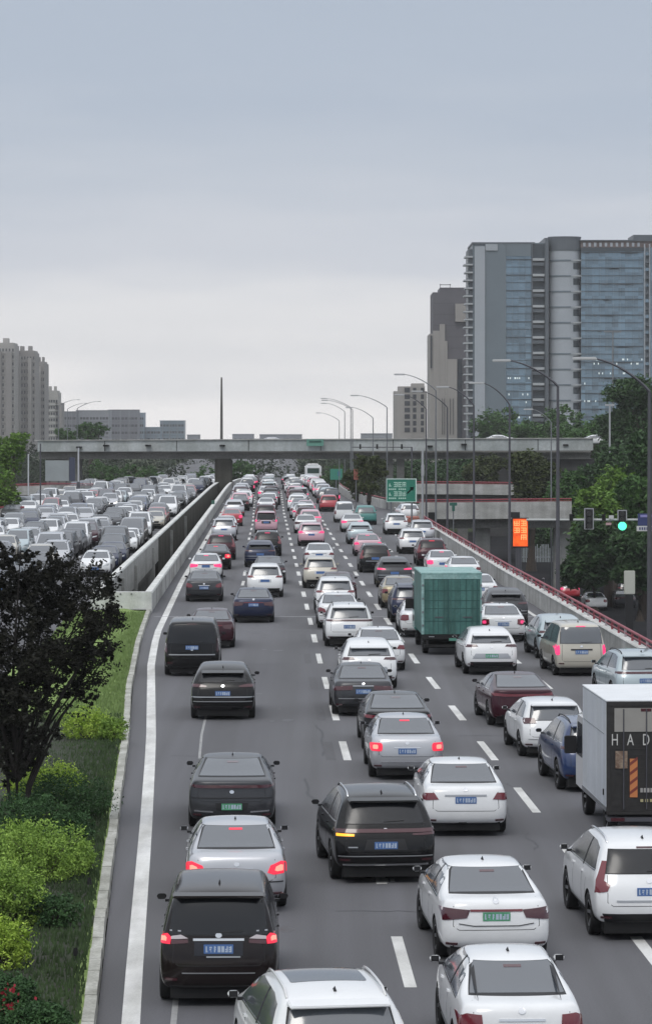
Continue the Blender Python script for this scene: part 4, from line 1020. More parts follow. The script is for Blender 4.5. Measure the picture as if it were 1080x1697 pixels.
# LED board on the lower street
d = 190; t = thing('led_board', 'bright orange lit message board on a dark post in the lower street', 'message board', (0, d, 0))
X0, X1, Z0, Z1 = XD(848, d), XD(876, d), ZD(908, d), ZD(858, d)
MB().box(X0, X1, 0, .3, Z0, Z1).obj('housing', black_pl, t, bevel=.02)
def led_mat():
    m = bpy.data.materials.new('led_orange'); m.use_nodes = True; n = m.node_tree; b = n.nodes['Principled BSDF']; b.inputs['Base Color'].default_value = (.2, .03, 0, 1)
    t = n.nodes.new('ShaderNodeTexCoord'); v = n.nodes.new('ShaderNodeTexNoise'); v.inputs['Scale'].default_value = 2.2; r = n.nodes.new('ShaderNodeValToRGB')
    e = r.color_ramp.elements; e[0].position = .35; e[0].color = (.62, .05, .004, 1); e[1].position = .62; e[1].color = (.95, .13, .02, 1)
    n.links.new(t.outputs['Object'], v.inputs['Vector']); n.links.new(v.outputs['Fac'], r.inputs[0]); n.links.new(r.outputs[0], b.inputs['Emission Color']); b.inputs['Emission Strength'].default_value = 1.0
    return m
MB().box(X0+.07, X1-.07, -.02, -.002, Z0+.10, Z1-.07).obj('screen', led_mat(), t)
b = MB(); wd = (X1-X0-.2)/2
for r_ in range(3):
    for c_ in range(2):
        if (r_, c_) in ((2, 0),): continue
        glyph(b, X0+.13+c_*wd, Z1-.52-r_*.44, wd*.8, .34, -.034)
b.obj('lettering', mat('led_bright', (.3, .1, .02), .5, emit=(1, .42, .16), es=1.0), t)
MB().tube([((X0+X1)/2-.1, .2, LOWZ), ((X0+X1)/2-.1, .2, Z0+.1)], .20, 10).obj('post', steel_d, t)
MB().box(X0-.1, X0+.5, .05, .35, Z1+.002, Z1+.35).obj('control_box', black_pl, t)
# signal gantry
d = 188; pm = F/d
t = thing('signal_gantry', 'long pale horizontal arm carrying the traffic lights over the lower street', 'gantry', (0, d, 0))
MB().tube([(XD(872, d), 0, ZD(861.5, d)), (XD(1110, d), 0, ZD(861.5, d))], .075, 8).obj('arm', mat('gantry_pale', (.45, .47, .46), .5), t)
MB().tube([(XD(1110, d), 0, LOWZ), (XD(1110, d), 0, ZD(850, d))], .16, 8).obj('post', steel, t)
for px in (946, 1000): MB().box(XD(px-3, d), XD(px+3, d), -.1, .1, ZD(863, d), ZD(852, d)).obj('bracket', under_m, t)
for px, y0, y1, lit, lab in ((975, 843, 876, False, 'unlit traffic light with pale frame on the left of the gantry arm'), (1030, 846, 880, True, 'traffic light showing green beneath the gantry arm')):
    s = thing('traffic_light', lab, 'traffic light', (0, d-.25, 0)); hx = 7 if not lit else 7
    MB().box(XD(px-hx+1, d), XD(px+hx-1, d), -.02, .12, ZD(y1, d), ZD(y0, d)).obj('housing', black_pl, s)
    b = MB(); 
    for sx in (-1, 1): b.box(XD(px+sx*hx-.8, d), XD(px+sx*hx+.8, d), -.05, .10, ZD(y1 if not lit else 862, d), ZD(y0, d))
    b.box(XD(px-hx-.8, d), XD(px+hx+.8, d), -.045, .095, ZD(y0+.6, d), ZD(y0-1, d))
    if not lit: b.box(XD(px-hx-.8, d), XD(px+hx+.8, d), -.045, .095, ZD(y1+1, d), ZD(y1, d))
    b.obj('frame', trim_m, s)
    for q, pz in enumerate((851, 861, 871.5)):
        on = lit and q == 2; n = 16; R_ = 7/pm if on else 4/pm; b = MB()
        vs = [(XD(px, d)+R_*math.cos(2*math.pi*k/n), -.14, ZD(pz, d)+R_*math.sin(2*math.pi*k/n)) for k in range(n)]
        vs += [(x, -.03, z) for x, _, z in vs]
        b.add(vs, [tuple(range(n)), ] + [(k, n+k, n+(k+1) % n, (k+1) % n) for k in range(n)])
        b.obj('lens', mat('green_lamp_lit', (.1, .6, .4), .3, emit=(.08, 1, .50), es=1.3) if on else mat('lens_dark', (.03, .03, .03), .3), s)
t = thing('small_sign', 'small white and pink sign plate hanging between the two traffic lights', 'sign', (0, d-.2, 0))
MB().box(XD(1008, d), XD(1016, d), -.03, .03, ZD(859, d), ZD(854, d)).obj('upper_plate', mat('sign_pale', (.6, .6, .6), .5), t)
MB().box(XD(1003, d), XD(1012, d), -.03, .03, ZD(870, d), ZD(866, d)).obj('lower_plate', mat('sign_pinkish', (.5, .32, .34), .5), t)
MB().box(XD(1009.4, d), XD(1010.4, d), -.02, .02, ZD(866, d), ZD(859, d)).obj('hanger', steel_d, t)
t = thing('street_name_sign', 'blue and white street sign at the right end of the gantry arm', 'sign', (0, d-.2, 0))
MB().box(XD(1056, d), XD(1090, d), -.04, .04, ZD(871, d), ZD(851, d)).obj('sign_panel', mat('sign_blue', (.035, .05, .16), .5), t)
MB().box(XD(1060, d), XD(1090, d), -.07, -.042, ZD(857, d), ZD(853, d)).obj('lettering', mat('sign_violet', (.28, .27, .55), .5), t)
b = MB().box(XD(1054, d), XD(1090, d), -.06, .02, ZD(880, d), ZD(871.4, d)); b.obj('lower_plate', mat('sign_pale', (.6, .6, .6), .5), t)
b = MB()
for q in range(6): b.box(XD(1058+q*4, d), XD(1060.5+q*4, d), -.07, -.062, ZD(878, d), ZD(873.5, d))
b.obj('lettering', mat('sign_blue', (.035, .05, .16), .5), t)
# light box pillar
d = 215; t = thing('advert_pillar', 'pale lit advertising box on a dark plinth under the trees', 'advertising box', (0, d, 0))
MB().box(XD(1034, d), XD(1052, d), 0, .3, ZD(985, d), ZD(946, d)).obj('light_box', mat('light_box', (.55, .56, .50), .4), t, bevel=.04)
MB().box(XD(1036, d), XD(1049, d), .02, .28, LOWZ, ZD(985, d)).obj('plinth', black_pl, t)
# green round sign on ramp
d = 255; t = thing('pictogram_sign', 'small dark green shaped sign mounted on the lower slip road wall', 'sign', (0, d, 0))
b = MB(); cx, cz = XD(751, d), ZD(840, d)
b.box(cx-.32, cx+.32, -.04, .04, cz+.1, cz+.36); b.box(cx-.12, cx+.12, -.05, .05, cz-.35, cz+.1); b.obj('symbol', mat('sign_deep_green', (.03, .13, .10), .5), t, bevel=.02)
MB().tube([(cx, .05, LOWZ), (cx, .05, cz)], .05, 6).obj('post', steel, t)
# dark picket fence by the lower street
d = 330; t = thing('picket_fence', 'row of pale upright pickets along the lower street', 'fence', (0, d, 0))
for i in range(26):
    px = 858 + i*2.6; MB().box(XD(px, d), XD(px, d)+.09, -.04, .04, LOWZ, ZD(rnd.choice((902, 905, 908)), d)).obj('picket', mat('picket_pale', (.30, .33, .34), .6, var=.3), t)
MB().box(XD(856, d), XD(926, d), -.03, .03, LOWZ+.5, LOWZ+.62).obj('rail', steel, t)
for i, (px, d, h) in enumerate(((812, 240, 1.5), (900, 270, 1.3), (1008, 262, 1.3))):
    t = thing('bollard', ['dark bollard beneath the slip road', 'dark bollard near the parked pink car', 'dark bollard beside the white saloon below the railing'][i], 'bollard', (XD(px, d), d, LOWZ))
    MB().tube([(0, 0, 0), (0, 0, h)], .09, 10).obj('shaft', steel_d, t); MB().tube([(0, 0, h), (0, 0, h+.08)], [.11, .05], 10).obj('cap', rail_light, t)
mb = MB(); mb.add([(9, 150, LOWZ+.004), (60, 150, LOWZ+.004), (40, 420, LOWZ+.004), (12, 420, LOWZ+.004)], [(0, 1, 2, 3)]); struct(mb.obj('lower_street', asphalt_shaded))

# left side ramp + billboard
d = 330
t = ramp('grey slip road wall with faded red top at the far left', [(XD(-40, d), d, ZD(806, d)), (XD(30, d), d, ZD(806, d)), (XD(84, d), d, ZD(804, d)), (XD(150, d), d+40, ZD(806, d+40))], 5, 0, .1)
t = thing('barrier_rail', 'low red topped barrier at the far left edge', 'barrier', (0, 268, 0))
MB().box(XD(-60, 268), XD(40, 268), 0, .2, .1, ZD(842, 268)).obj('barrier_panel', concrete, t); MB().box(XD(-60, 268), XD(40, 268), -.03, .23, ZD(842, 268), ZD(839, 268)).obj('top_rail', red_rail, t)
mb = MB(); mb.add([(-40, 255, .002), (-26, 255, .002), (-26, 300, .002), (-40, 300, .002), (-40, 255, -1.3), (-26, 255, -1.3), (-26, 300, -1.3), (-40, 300, -1.3)], [(0, 1, 2, 3), (4, 5, 1, 0), (5, 6, 2, 1)]); struct(mb.obj('slip_road', asphalt))
WLP = [(-35, 262), (-31.5, 268), (-30.0, 300), (-31.2, 330), (-33, 360)]
t = thing('parapet_wall', 'brownish low wall along the outer edge of the oncoming lanes', 'wall')
mb = MB(); vs = []
for x, d in [(-28.6, 278), (-29.3, 300), (-30.6, 330), (-32.1, 370), (-34, 420), (-36.5, 500)]: vs += [(x-.1, d, rz(d)-.8), (x+.1, d, rz(d)-.8), (x+.1, d, rz(d)+.85), (x-.1, d, rz(d)+.85)]
n = 5; mb.add(vs, [(4*i+j, 4*i+4+j, 4*i+4+(j+1) % 4, 4*i+(j+1) % 4) for i in range(n) for j in range(4)]+[(0, 1, 2, 3)])
mb.obj('wall_panel', layered('brown_concrete', (.26, .23, .21), (.36, .33, .30), .5, 6), t)
d = 345; t = thing('billboard', 'blank grey billboard panel below the left end of the flyover', 'billboard', (0, d, 0))
MB().box(XD(75, d), XD(114, d), 0, .3, ZD(797, d), ZD(763, d)).obj('board', mat('board_grey', (.30, .33, .34), .6, var=.1, scale=.4), t)
MB().box(XD(114.5, d), XD(124, d), .1, .4, ZD(797, d), ZD(758, d)).obj('side_board', mat('board_navy', (.05, .06, .10), .6), t)
for px in (82, 97, 110): MB().tube([(XD(px, d), .15, LOWZ), (XD(px, d), .15, ZD(797, d))], .1, 6).obj('post', steel_d, t)
# ------------------------------------------------------------------ buildings
def grid_facade(mb, x0, x1, y, z0, z1, nx, fh, mi, wf=.55, hf=.5, dep=.15, skip=None):
    """recess-coloured window boxes standing 3 cm proud of the wall"""
    nz = int((z1-z0)/fh); bw = (x1-x0)/nx
    for i in range(nx):
        for k in range(nz):
            if skip and skip(i, k): continue
            a = x0+bw*(i+.5-wf/2); mb.box(a, a+bw*wf, y-.03, y+.02, z0+fh*(k+.5-hf/2), z0+fh*(k+.5+hf/2), mi)
win_dark = mat('window_glass_dark', (.04, .045, .055), .15, ior=1.6)
apt = mat('apartment_wall', (.25, .235, .23), .85, var=.10, scale=.05)
apt2 = mat('apartment_wall_pale', (.34, .325, .315), .85, var=.10, scale=.05)
def tower(name, label, px0, px1, pyt, d, depth, m, fh=3.0, nx=6, steps=None, wf=.5, trim=None, group=None, flat=False):
    t = thing(name, label, 'building', (0, d, LOWZ), 0, group); x0, x1 = XD(px0, d), XD(px1, d); H = ZD(pyt, d)-LOWZ
    MB().box(x0, x1, 0, depth, 0, H).obj('wall', m, t)
    b = MB(); nz = int(H/fh)
    for k in range(nz): 
        for i in range(nx):
            bw = (x1-x0)/nx; a = x0+bw*(i+.5-wf/2); b.box(a, a+bw*wf, -.06, .05, fh*k+.9, fh*k+2.2)
    b.obj('windows', win_dark, t)
    b = MB()
    for k in range(0, nz): b.box(x0-.2, x1+.2, -.35, -.02, fh*k-.12, fh*k+.12) if trim else None
    if trim: b.obj('floor_bands', trim, t)
    if flat:
        MB().box(x0-.15, x1+.15, -.2, depth, H+.002, H+.5).obj('roof_edge', m, t); return t, x0, x1, H
    MB().box(x0+.6, x1-.6, .6, depth-.6, H, H+.9).obj('roof_parapet', m, t)
    for q in range(2): MB().box(lerp(x0, x1, .2+.4*q), lerp(x0, x1, .36+.4*q), depth*.3, depth*.6, H+.9, H+3.0).obj('roof_housing', m, t)
    return t, x0, x1, H
def fins(t, x0, x1, H, m, n, dep=1.2, w=.5):
    for i in range(n):
        x = lerp(x0, x1, (i+.5)/n); MB().box(x-w, x+w, -dep, -.03, 0, H-rnd.uniform(0, 3)).obj('bay', m, t)
t, a, b_, H = tower('apartment_block', 'tall grey-brown apartment block at the left edge', -30, 24, 571, 1300, 20, apt2, nx=10, trim=apt); fins(t, a, b_, H, apt, 3, 1.5, 1.4)
t, a, b_, H = tower('apartment_block', 'stepped brown apartment block second from the left edge', 24, 58, 584, 1320, 20, apt, nx=7, trim=apt2); fins(t, a, b_, H, apt2, 2, 1.5, .8)
t, a, b_, H = tower('apartment_block', 'slimmer brown apartment block third from the left edge', 57.5, 74, 602, 1350, 20, apt, nx=4, trim=apt2); fins(t, a, b_, H, apt2, 1, 1.2, .6)
t, a, b_, H = tower('apartment_block', 'small beige terraced block right of the brown towers', 75, 96, 650, 1450, 18, mat('terrace_beige', (.34, .33, .31), .8, var=.1, scale=.1), nx=5, trim=mat('terrace_white', (.55, .55, .54), .7), wf=.7)
MB().box(XD(92, 1450), XD(102, 1450), 0, 16, 0, H-5).obj('lower_wing', apt, t)
pur = mat('office_purple_grey', (.17, .175, .205), .7, var=.08, scale=.05); pur2 = mat('office_grey', (.24, .25, .28), .7, var=.08, scale=.05); blu = mat('office_bluegrey', (.22, .28, .34), .5, var=.08, scale=.05)
for (x0, x1, y, m, lab) in ((100, 126, 683, pur, 'low grey office block right of the terraced flats'), (126, 180, 681, pur2, 'wide pale office block behind the left trees'), (179, 228, 680, pur, 'purple-grey office block above the left flyover'),
                            (228, 238, 685, blu, 'narrow blue-grey office slab beside the purple-grey block'), (238, 266, 709, blu, 'lowest blue-grey building above the left flyover'), (265, 305, 698, mat('office_steel', (.19, .25, .30), .4, var=.1, scale=.05), 'isolated steel-blue office box left of the tall mast')):
    t, a, b_, H = tower('office_block', lab, x0, x1, y, 1500+x0, 20, m, fh=4, nx=max(3, int((x1-x0)/5)), trim=m, wf=.8, flat=True)
    for q in range(3): MB().box(lerp(a, b_, .1+.3*q), lerp(a, b_, .13+.3*q), -.5, -.08, 0, H).obj('pilaster', pur2, t)
b = 0
for i, (x0, x1, y) in enumerate(((310, 330, 723), (385, 420, 722), (430, 500, 722.5), (598, 650, 721))):
    t, a, b_, H = tower('low_building', ['low roofline left of the tall mast', 'low roofline right of the tall mast', 'long low roofline behind the centre of the flyover', 'low roofline behind the right lamp posts'][i], x0, x1, y-1.5, 1700, 15, pur2, nx=4, fh=4, flat=True)

# --- stepped two-tone tower
d = 860; P = lambda px: XD(px, d)
t = thing('stepped_tower', 'dark grey tower with beige stepped lower facade left of the glass tower', 'building', (0, d, LOWZ))
Z = lambda py: ZD(py, d)-LOWZ
tg = mat('tower_dark', (.115, .11, .125), .8, var=.08, scale=.1); tb = mat('tower_beige', (.33, .31, .295), .8, var=.07, scale=.1)
MB().box(P(717), P(775), 0, 22, 0, Z(484)).obj('wall', tg, t)
MB().box(P(729), P(775), .5, 20, Z(484), Z(476)).obj('upper_storey', tg, t)
b = MB(); b.box(P(729), P(729.8), 0, .5, Z(476), Z(470)); b.box(P(745), P(745.8), 0, .5, Z(476), Z(470)); b.box(P(728), P(747), 0, .5, Z(472), Z(471)); b.obj('roof_frame', steel_d, t)
for i, (x0, x1, y) in enumerate(((711.5, 717, 553), (717, 728, 548), (728, 737, 537), (737, 741, 565), (741, 757, 595), (754, 775, 503))):
    y1 = 533 if i == 5 else 2000
    MB().box(P(x0), P(x1-.15), -.8-.05*i, -.03, 0 if i < 5 else Z(533), Z(y)).obj('stepped_panel', tb, t)
MB().box(P(711.5), P(717-.1), 0, 20, 0, Z(553)).obj('side_wing', tb, t)
b = MB(); b.box(P(712.6), P(715.5), -1.2, -.82, Z(610), Z(556)); b.box(P(758), P(765), -1.0, -.85, 0, Z(595)); b.obj('recess', win_dark, t)
b = MB()
for q in range(26): b.box(P(717), P(768), -.02, -.005, Z(484)-3.2*q-3.2, Z(484)-3.2*q-3.05)
b.obj('floor_lines', mat('tower_line', (.08, .08, .09), .8), t)
b = MB()
for x in (732, 735.5, 745, 750): b.box(P(x), P(x+.8), -1.35, -.85-.3, Z(720), Z(660))
b.obj('lower_windows', win_dark, t)

# --- rounded block
d = 980; t = thing('rounded_block', 'rounded beige apartment block left of the stepped tower', 'building', (0, d, LOWZ))
xs0, xs1 = P_ = XD(652, d), XD(707, d); H = ZD(641, d)-LOWZ
poly = [(XD(707, d), 0), (XD(707, d), 16), (XD(653, d), 16), (XD(652.5, d), 5), (XD(654, d), 2), (XD(658, d), .5), (XD(664, d), 0)][::1]
MB().prism(poly[::-1][::-1], 0, ZD(648, d)-LOWZ).obj('wall', tb, t)
MB().prism([(XD(704, d), .3), (XD(704, d), 14), (XD(660, d), 14), (XD(660, d), 3), (XD(668, d), .3)], ZD(648, d)-LOWZ, ZD(640, d)-LOWZ).obj('upper_storey', tb, t)
MB().box(XD(682, d), XD(703, d), 1, 12, ZD(640, d)-LOWZ, ZD(635, d)-LOWZ).obj('roof_housing', tb, t)
for i in range(7):
    zz = ZD(716-11*i, d)-LOWZ
    for (x0, x1) in ((670, 679), (684, 689.5), (697, 702)): MB().box(XD(x0, d), XD(x1, d), -.12, -.02, zz, zz+1.5).obj('window', win_dark, t)
for x0 in (681, 691.5, 704): MB().box(XD(x0, d), XD(x0+1.2, d), -.6, -.02, 0, ZD(650, d)-LOWZ).obj('pilaster', apt2, t)

# --- glass office tower
d = 750; t = thing('glass_tower', 'large blue-grey glass office tower with curved balcony column on the right', 'building', (0, d, LOWZ))
P = lambda px: XD(px, d); Z = lambda py: ZD(py, d)-LOWZ
gp = mat('panel_pale', (.38, .41, .45), .5, var=.06, scale=.08); gg = mat('panel_grey', (.155, .19, .22), .45, var=.08, scale=.08); gd = mat('panel_dark', (.10, .115, .135), .5, var=.08, scale=.1)
gl_ = mat('curtain_glass', (.13, .21, .28), .12, .35, var=.22, scale=.06, ior=1.8, stretch=(1, 1, .6)); _n = gl_.node_tree; _t = _n.nodes.new('ShaderNodeTexCoord'); _s = _n.nodes.new('ShaderNodeVectorMath'); _s.operation = 'SNAP'; _s.inputs[1].default_value = (1.65, 50, 1.95)
_w = _n.nodes.new('ShaderNodeTexWhiteNoise'); _n.links.new(_t.outputs['Object'], _s.inputs[0]); _n.links.new(_s.outputs[0], _w.inputs['Vector'])
_b = _n.nodes['Principled BSDF']; _l = _b.inputs['Base Color'].links[0].from_socket; _r = _n.nodes.new('ShaderNodeMapRange'); _r.inputs[3].default_value = .72; _r.inputs[4].default_value = 1.22
_h = _n.nodes.new('ShaderNodeHueSaturation'); _n.links.new(_w.outputs['Value'], _r.inputs[0]); _n.links.new(_r.outputs[0], _h.inputs['Value']); _n.links.new(_l, _h.inputs['Color']); _n.links.new(_h.outputs[0], _b.inputs['Base Color'])  # pane-by-pane base colour paints uneven reflections into the glass
gline = mat('mullion_dark', (.045, .06, .075), .5); slab = mat('balcony_slab', (.42, .44, .46), .6)
MB().box(P(783), P(903), 0, 24, 0, Z(402)).obj('wall', gg, t)
MB().box(P(781.5), P(886), -.4, 23, Z(404), Z(401)).obj('cornice', gd, t)
MB().box(P(786), P(803), -1.0, -.02, 0, Z(408)).obj('pale_panel', gp, t)
MB().box(P(803.2), P(838), -.6, -.02, 0, Z(404.5)).obj('grey_panel', gg, t)
MB().box(P(804), P(824), -.9, -.62, Z(415), Z(404.5)).obj('roof_sign_panel', gp, t)
MB().box(P(838.2), P(880), -.3, -.02, 0, Z(404.5)).obj('glazing', gl_, t)
MB().box(P(838.2), P(880), -.45, -.31, Z(424), Z(404.5)).obj('upper_panel', gg, t)
b = MB(); fh = 25.8
for k in range(14):
    y = 429+fh*k
    if y > 740: break
    b.box(P(838.2), P(880), -.5, -.31, Z(y+1.6), Z(y)); b.box(P(838.2), P(880), -.42, -.31, Z(y+13.6), Z(y+12.8))
b.obj('floor_bands', gline, t)
b = MB()
for x in (848, 859, 870): b.box(P(x), P(x+.35), -.4, -.31, 0, Z(424))
b.obj('mullions', gg, t)
MB().box(P(880.3), P(902), -.02+.0, 0-.0+.4, 0, Z(404)).obj('recess_wall', gline, t)
MB().box(P(880.3), P(882), -.9, -.03, 0, Z(404)).obj('fin', gd, t)
for k in range(13):
    y = 428+fh*k; MB().box(P(882.2), P(901), -1.3, -.05, Z(y+4), Z(y)).obj('balcony_slab', slab, t)
    MB().box(P(882.2), P(901), -1.15, -.05, Z(y+12.2), Z(y+7)).obj('balcony_front', gd, t)
MB().box(P(902.3), P(908), -1.6, 20, 0, Z(396)).obj('fin', gd, t)
# curved column
b = MB(); cx = P(936); R = P(962)-P(936); n = 20
def arc(r, a0, a1, z0, z1, yo=2.0):
    vs = []; 
    for i in range(n+1):
        a = math.radians(lerp(a0, a1, i/n)); vs += [(cx+r*math.cos(a), yo+r*math.sin(a)*.75, z0), (cx+r*math.cos(a), yo+r*math.sin(a)*.75, z1)]
    return vs, [(2*i, 2*i+2, 2*i+3, 2*i+1) for i in range(n)] + [tuple(2*i+1 for i in range(n+1))] + [tuple(2*i for i in range(n+1))[::-1]]
v_, f_ = arc(R, 180, 360, 0, Z(415)); b.add(v_, f_); b.obj('curved_wall', gp, t, smooth=True, ang=40)
b = MB(); v_, f_ = arc(R*1.04, 180, 360, Z(415), Z(394)); b.add(v_, f_); b.obj('curved_crown', gd, t)
b = MB(); v_, f_ = arc(R*1.07, 180, 360, Z(394), Z(391.5)); b.add(v_, f_); b.obj('curved_cornice', gd, t)
MB().box(P(903), P(962), 2, 22, 0, Z(393)).obj('core_wall', gd, t)
for k in range(13):
    y = 430+fh*k
    b = MB(); v_, f_ = arc(R*1.05, 185, 290, Z(y+2.2), Z(y)); b.add(v_, f_); b.obj('curved_band', gg, t)
    b = MB(); v_, f_ = arc(R*1.32, 292, 358, Z(y+2.6), Z(y)); b.add(v_, f_); b.obj('balcony_slab', slab, t)
    b = MB(); v_, f_ = arc(R*1.015, 300, 357, Z(y+16), Z(y+5)); b.add(v_, f_); b.obj('balcony_glass', gline, t)
# right glass wing
MB().box(P(962.3), P(1150), 0, 26, 0, Z(410)).obj('wing_wall', gg, t)
MB().box(P(962.5), P(1066), -.4, -.02, 0, Z(416)).obj('glazing', gl_, t)
b = MB(); r6 = random.Random(2)
for k in range(26):
    y = 417+13*k
    if y > 700: break
    th = 1.5 if k % 2 == 0 else .8
    b.box(P(962.5), P(1064), -.6, -.41, Z(y+th), Z(y))
    if k % 2 == 0:
        for q in range(3):
            x = r6.uniform(965, 1040); b.box(P(x), P(x+r6.uniform(5, 20)), -.66, -.61, Z(y+th+1.4), Z(y+th))
b.obj('floor_bands', gline, t)
b = MB()
for x in range(972, 1066, 11): b.box(P(x), P(x+.3), -.5, -.41, 0, Z(416))
b.obj('mullions', gg, t)
MB().box(P(962.5), P(1066), -.8, -.02, Z(416), Z(410)).obj('cornice', gline, t)
ph = mat('penthouse_brown', (.17, .13, .125), .7, var=.2, scale=.3)
MB().box(P(962), P(1082), .5, 20, Z(410), Z(399)).obj('penthouse', ph, t)
b = MB()
for x in range(966, 1060, 9): b.box(P(x), P(x+4), .3, .48, Z(408), Z(401.5))
b.obj('penthouse_windows', gp, t)
MB().box(P(961), P(1100), 0, 20.5, Z(398.9), Z(397)).obj('roof_slab', gd, t)
MB().box(P(1052), P(1110), 4, 18, Z(397), Z(387)).obj('roof_housing', gd, t)
for x in (1066.3, 1074.6): MB().box(P(x), P(x+1.6), -1.2, -.02, 0, Z(404)).obj('fin', gp, t)
for k in range(20):
    y = 418+13*k; MB().box(P(1068.2), P(1074.2), -.9, -.02, Z(y+5), Z(y)).obj('balcony_front', gd if k % 2 else gl_, t)
MB().box(P(1076.5), P(1150), -.4, -.02, 0, Z(410)).obj('glazing', gl_, t)
# bracketed edge on the left flank
for k in range(24):
    y = 424+13*k
    if y > 712: break
    MB().box(P(770 - (1.5 if k % 2 else 0)), P(783), -.5, 6, Z(y+2.5), Z(y)).obj('bracket_slab', slab, t)
    MB().box(P(773), P(774), -.3, -.1, Z(y+11), Z(y+2.6)).obj('baluster', slab, t)
MB().box(P(776), P(782.9), .5, 14, 0, Z(412)).obj('flank_wall', gd, t)
b = MB(); wl_m = mat('lit_window', (.6, .66, .66), .3, emit=(.75, .82, .80), es=.42)  # small emissive dots stand for reflections in the tower glass
for q in range(46):
    x = r6.choice([r6.uniform(965, 1062), r6.uniform(965, 1062), r6.uniform(840, 878)]); y = r6.choice((594, 601, 617, 634, 650, 663)) if x > 900 else r6.choice((625, 652, 665, 690))
    b.box(P(x), P(x+1.6), -.72, -.67, Z(y+3), Z(y))
b.obj('window_glints', wl_m, t)

# ------------------------------------------------------------------ vegetation
def leaf_mat(name, c0, c1, trans=.0, sc=.6):
    m = bpy.data.materials.new(name); m.use_nodes = True; n = m.node_tree; b = n.nodes['Principled BSDF']
    t = n.nodes.new('ShaderNodeTexCoord'); v = n.nodes.new('ShaderNodeTexNoise'); v.inputs['Scale'].default_value = sc; v.inputs['Detail'].default_value = 6; v.inputs['Roughness'].default_value = .75
    r = n.nodes.new('ShaderNodeValToRGB'); e = r.color_ramp.elements; e[0].position = .36; e[0].color = (*c0, 1); e[1].position = .66; e[1].color = (*c1, 1)
    n.links.new(t.outputs['Object'], v.inputs['Vector']); n.links.new(v.outputs['Fac'], r.inputs[0]); n.links.new(r.outputs[0], b.inputs['Base Color'])
    b.inputs['Roughness'].default_value = .6; b.inputs['Specular IOR Level'].default_value = .12
    MATS[name] = m; return m
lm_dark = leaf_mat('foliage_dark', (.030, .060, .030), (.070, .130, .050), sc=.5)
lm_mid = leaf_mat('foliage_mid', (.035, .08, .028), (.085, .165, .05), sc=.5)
lm_yel = leaf_mat('foliage_yellow', (.06, .13, .02), (.16, .27, .055), sc=.6)
lm_olive = leaf_mat('foliage_olive', (.045, .06, .026), (.09, .11, .045), sc=.6)
lm_plum = leaf_mat('foliage_plum', (.010, .011, .010), (.032, .032, .024), sc=1.5)
lm_lime = leaf_mat('shrub_lime', (.20, .33, .04), (.46, .60, .11), sc=3)
lm_shr = leaf_mat('shrub_green', (.11, .20, .04), (.34, .50, .10), sc=3)
lm_shd = leaf_mat('shrub_dark', (.03, .065, .028), (.075, .15, .055), sc=3)
bark = mat('bark', (.07, .055, .045), .95, var=.3, scale=4, stretch=(3, 3, .6))
bark_p = mat('bark_plum', (.02, .017, .016), .95, var=.3, scale=4)
def crown_mesh(lobes, n, size, m, seed, upright=0.0, shell=.45):
    r = random.Random(seed); vs = []; fs = []; tot = sum(a[3]*a[4]*a[5] for a in lobes)**1
    wts = [(a[3]*a[4]*a[5])**.67 for a in lobes]; sw = sum(wts)
    for lb, wt in zip(lobes, wts):
        cx, cy, cz, rx, ry, rz_ = lb; cnt = int(n*wt/sw); cl = []
        for _ in range(max(6, cnt//26)):
            v = Vector((r.gauss(0, 1), r.gauss(0, 1), r.gauss(0, 1))).normalized()*(shell+(1.06-shell)*r.random()**.6)
            cl.append((v, r.uniform(.10, .24)))
        for _ in range(cnt):
            c, cr_ = r.choice(cl); p = c + Vector((r.gauss(0, 1), r.gauss(0, 1), r.gauss(0, 1)))*cr_*.6
            q = Vector((cx+p.x*rx, cy+p.y*ry, cz+p.z*rz_)); s = size*r.uniform(.6, 1.3)
            a = Vector((r.gauss(0, 1), r.gauss(0, 1), r.gauss(0, .6)+upright)).normalized(); b = a.cross(Vector((r.gauss(0, 1), r.gauss(0, 1), r.gauss(0, 1)))).normalized()
            o = len(vs); vs += [q-a*s, q+b*s*.42, q+a*s, q-b*s*.42]; fs.append((o, o+1, o+2, o+3))
    me = bpy.data.meshes.new('crown'); me.from_pydata(vs, [], fs); me.materials.append(m); return me
def trunk_mesh(h, r, lobes, m, seed, forks=6):
    rr = random.Random(seed); b = MB(); b.tube([(0, 0, 0), (rr.uniform(-.1, .1)*h*.2, 0, h*.5), (rr.uniform(-.1, .1)*h*.3, rr.uniform(-.1, .1)*h*.2, h)], [r*1.25, r*.9, r*.55], 8)
    for i in range(forks):
        l = lobes[i % len(lobes)]; z = h*rr.uniform(.55, 1.0); e = (l[0]+rr.uniform(-.3, .3)*l[3], l[1], l[2]+rr.uniform(-.1, .5)*l[5])
        mid = (e[0]*.45, e[1]*.45, lerp(z, e[2], .55)); b.tube([(0, 0, z), mid, e], [r*.5, r*.3, r*.1], 6)
    return b.mesh('trunk', m, True, 60)
def lobes_for(rx, h, zc, k, seed):
    r = random.Random(seed); out_ = [(0, 0, zc, rx*.72, rx*.72, h*.42)]
    for i in range(k):
        a = 2*math.pi*i/k + r.uniform(-.4, .4); rr_ = rx*r.uniform(.38, .6)
        out_.append((math.cos(a)*rx*.55, math.sin(a)*rx*.5, zc+r.uniform(-.32, .36)*h, rr_, rr_, rr_*r.uniform(.6, .9)))
    return out_
VAR = {}
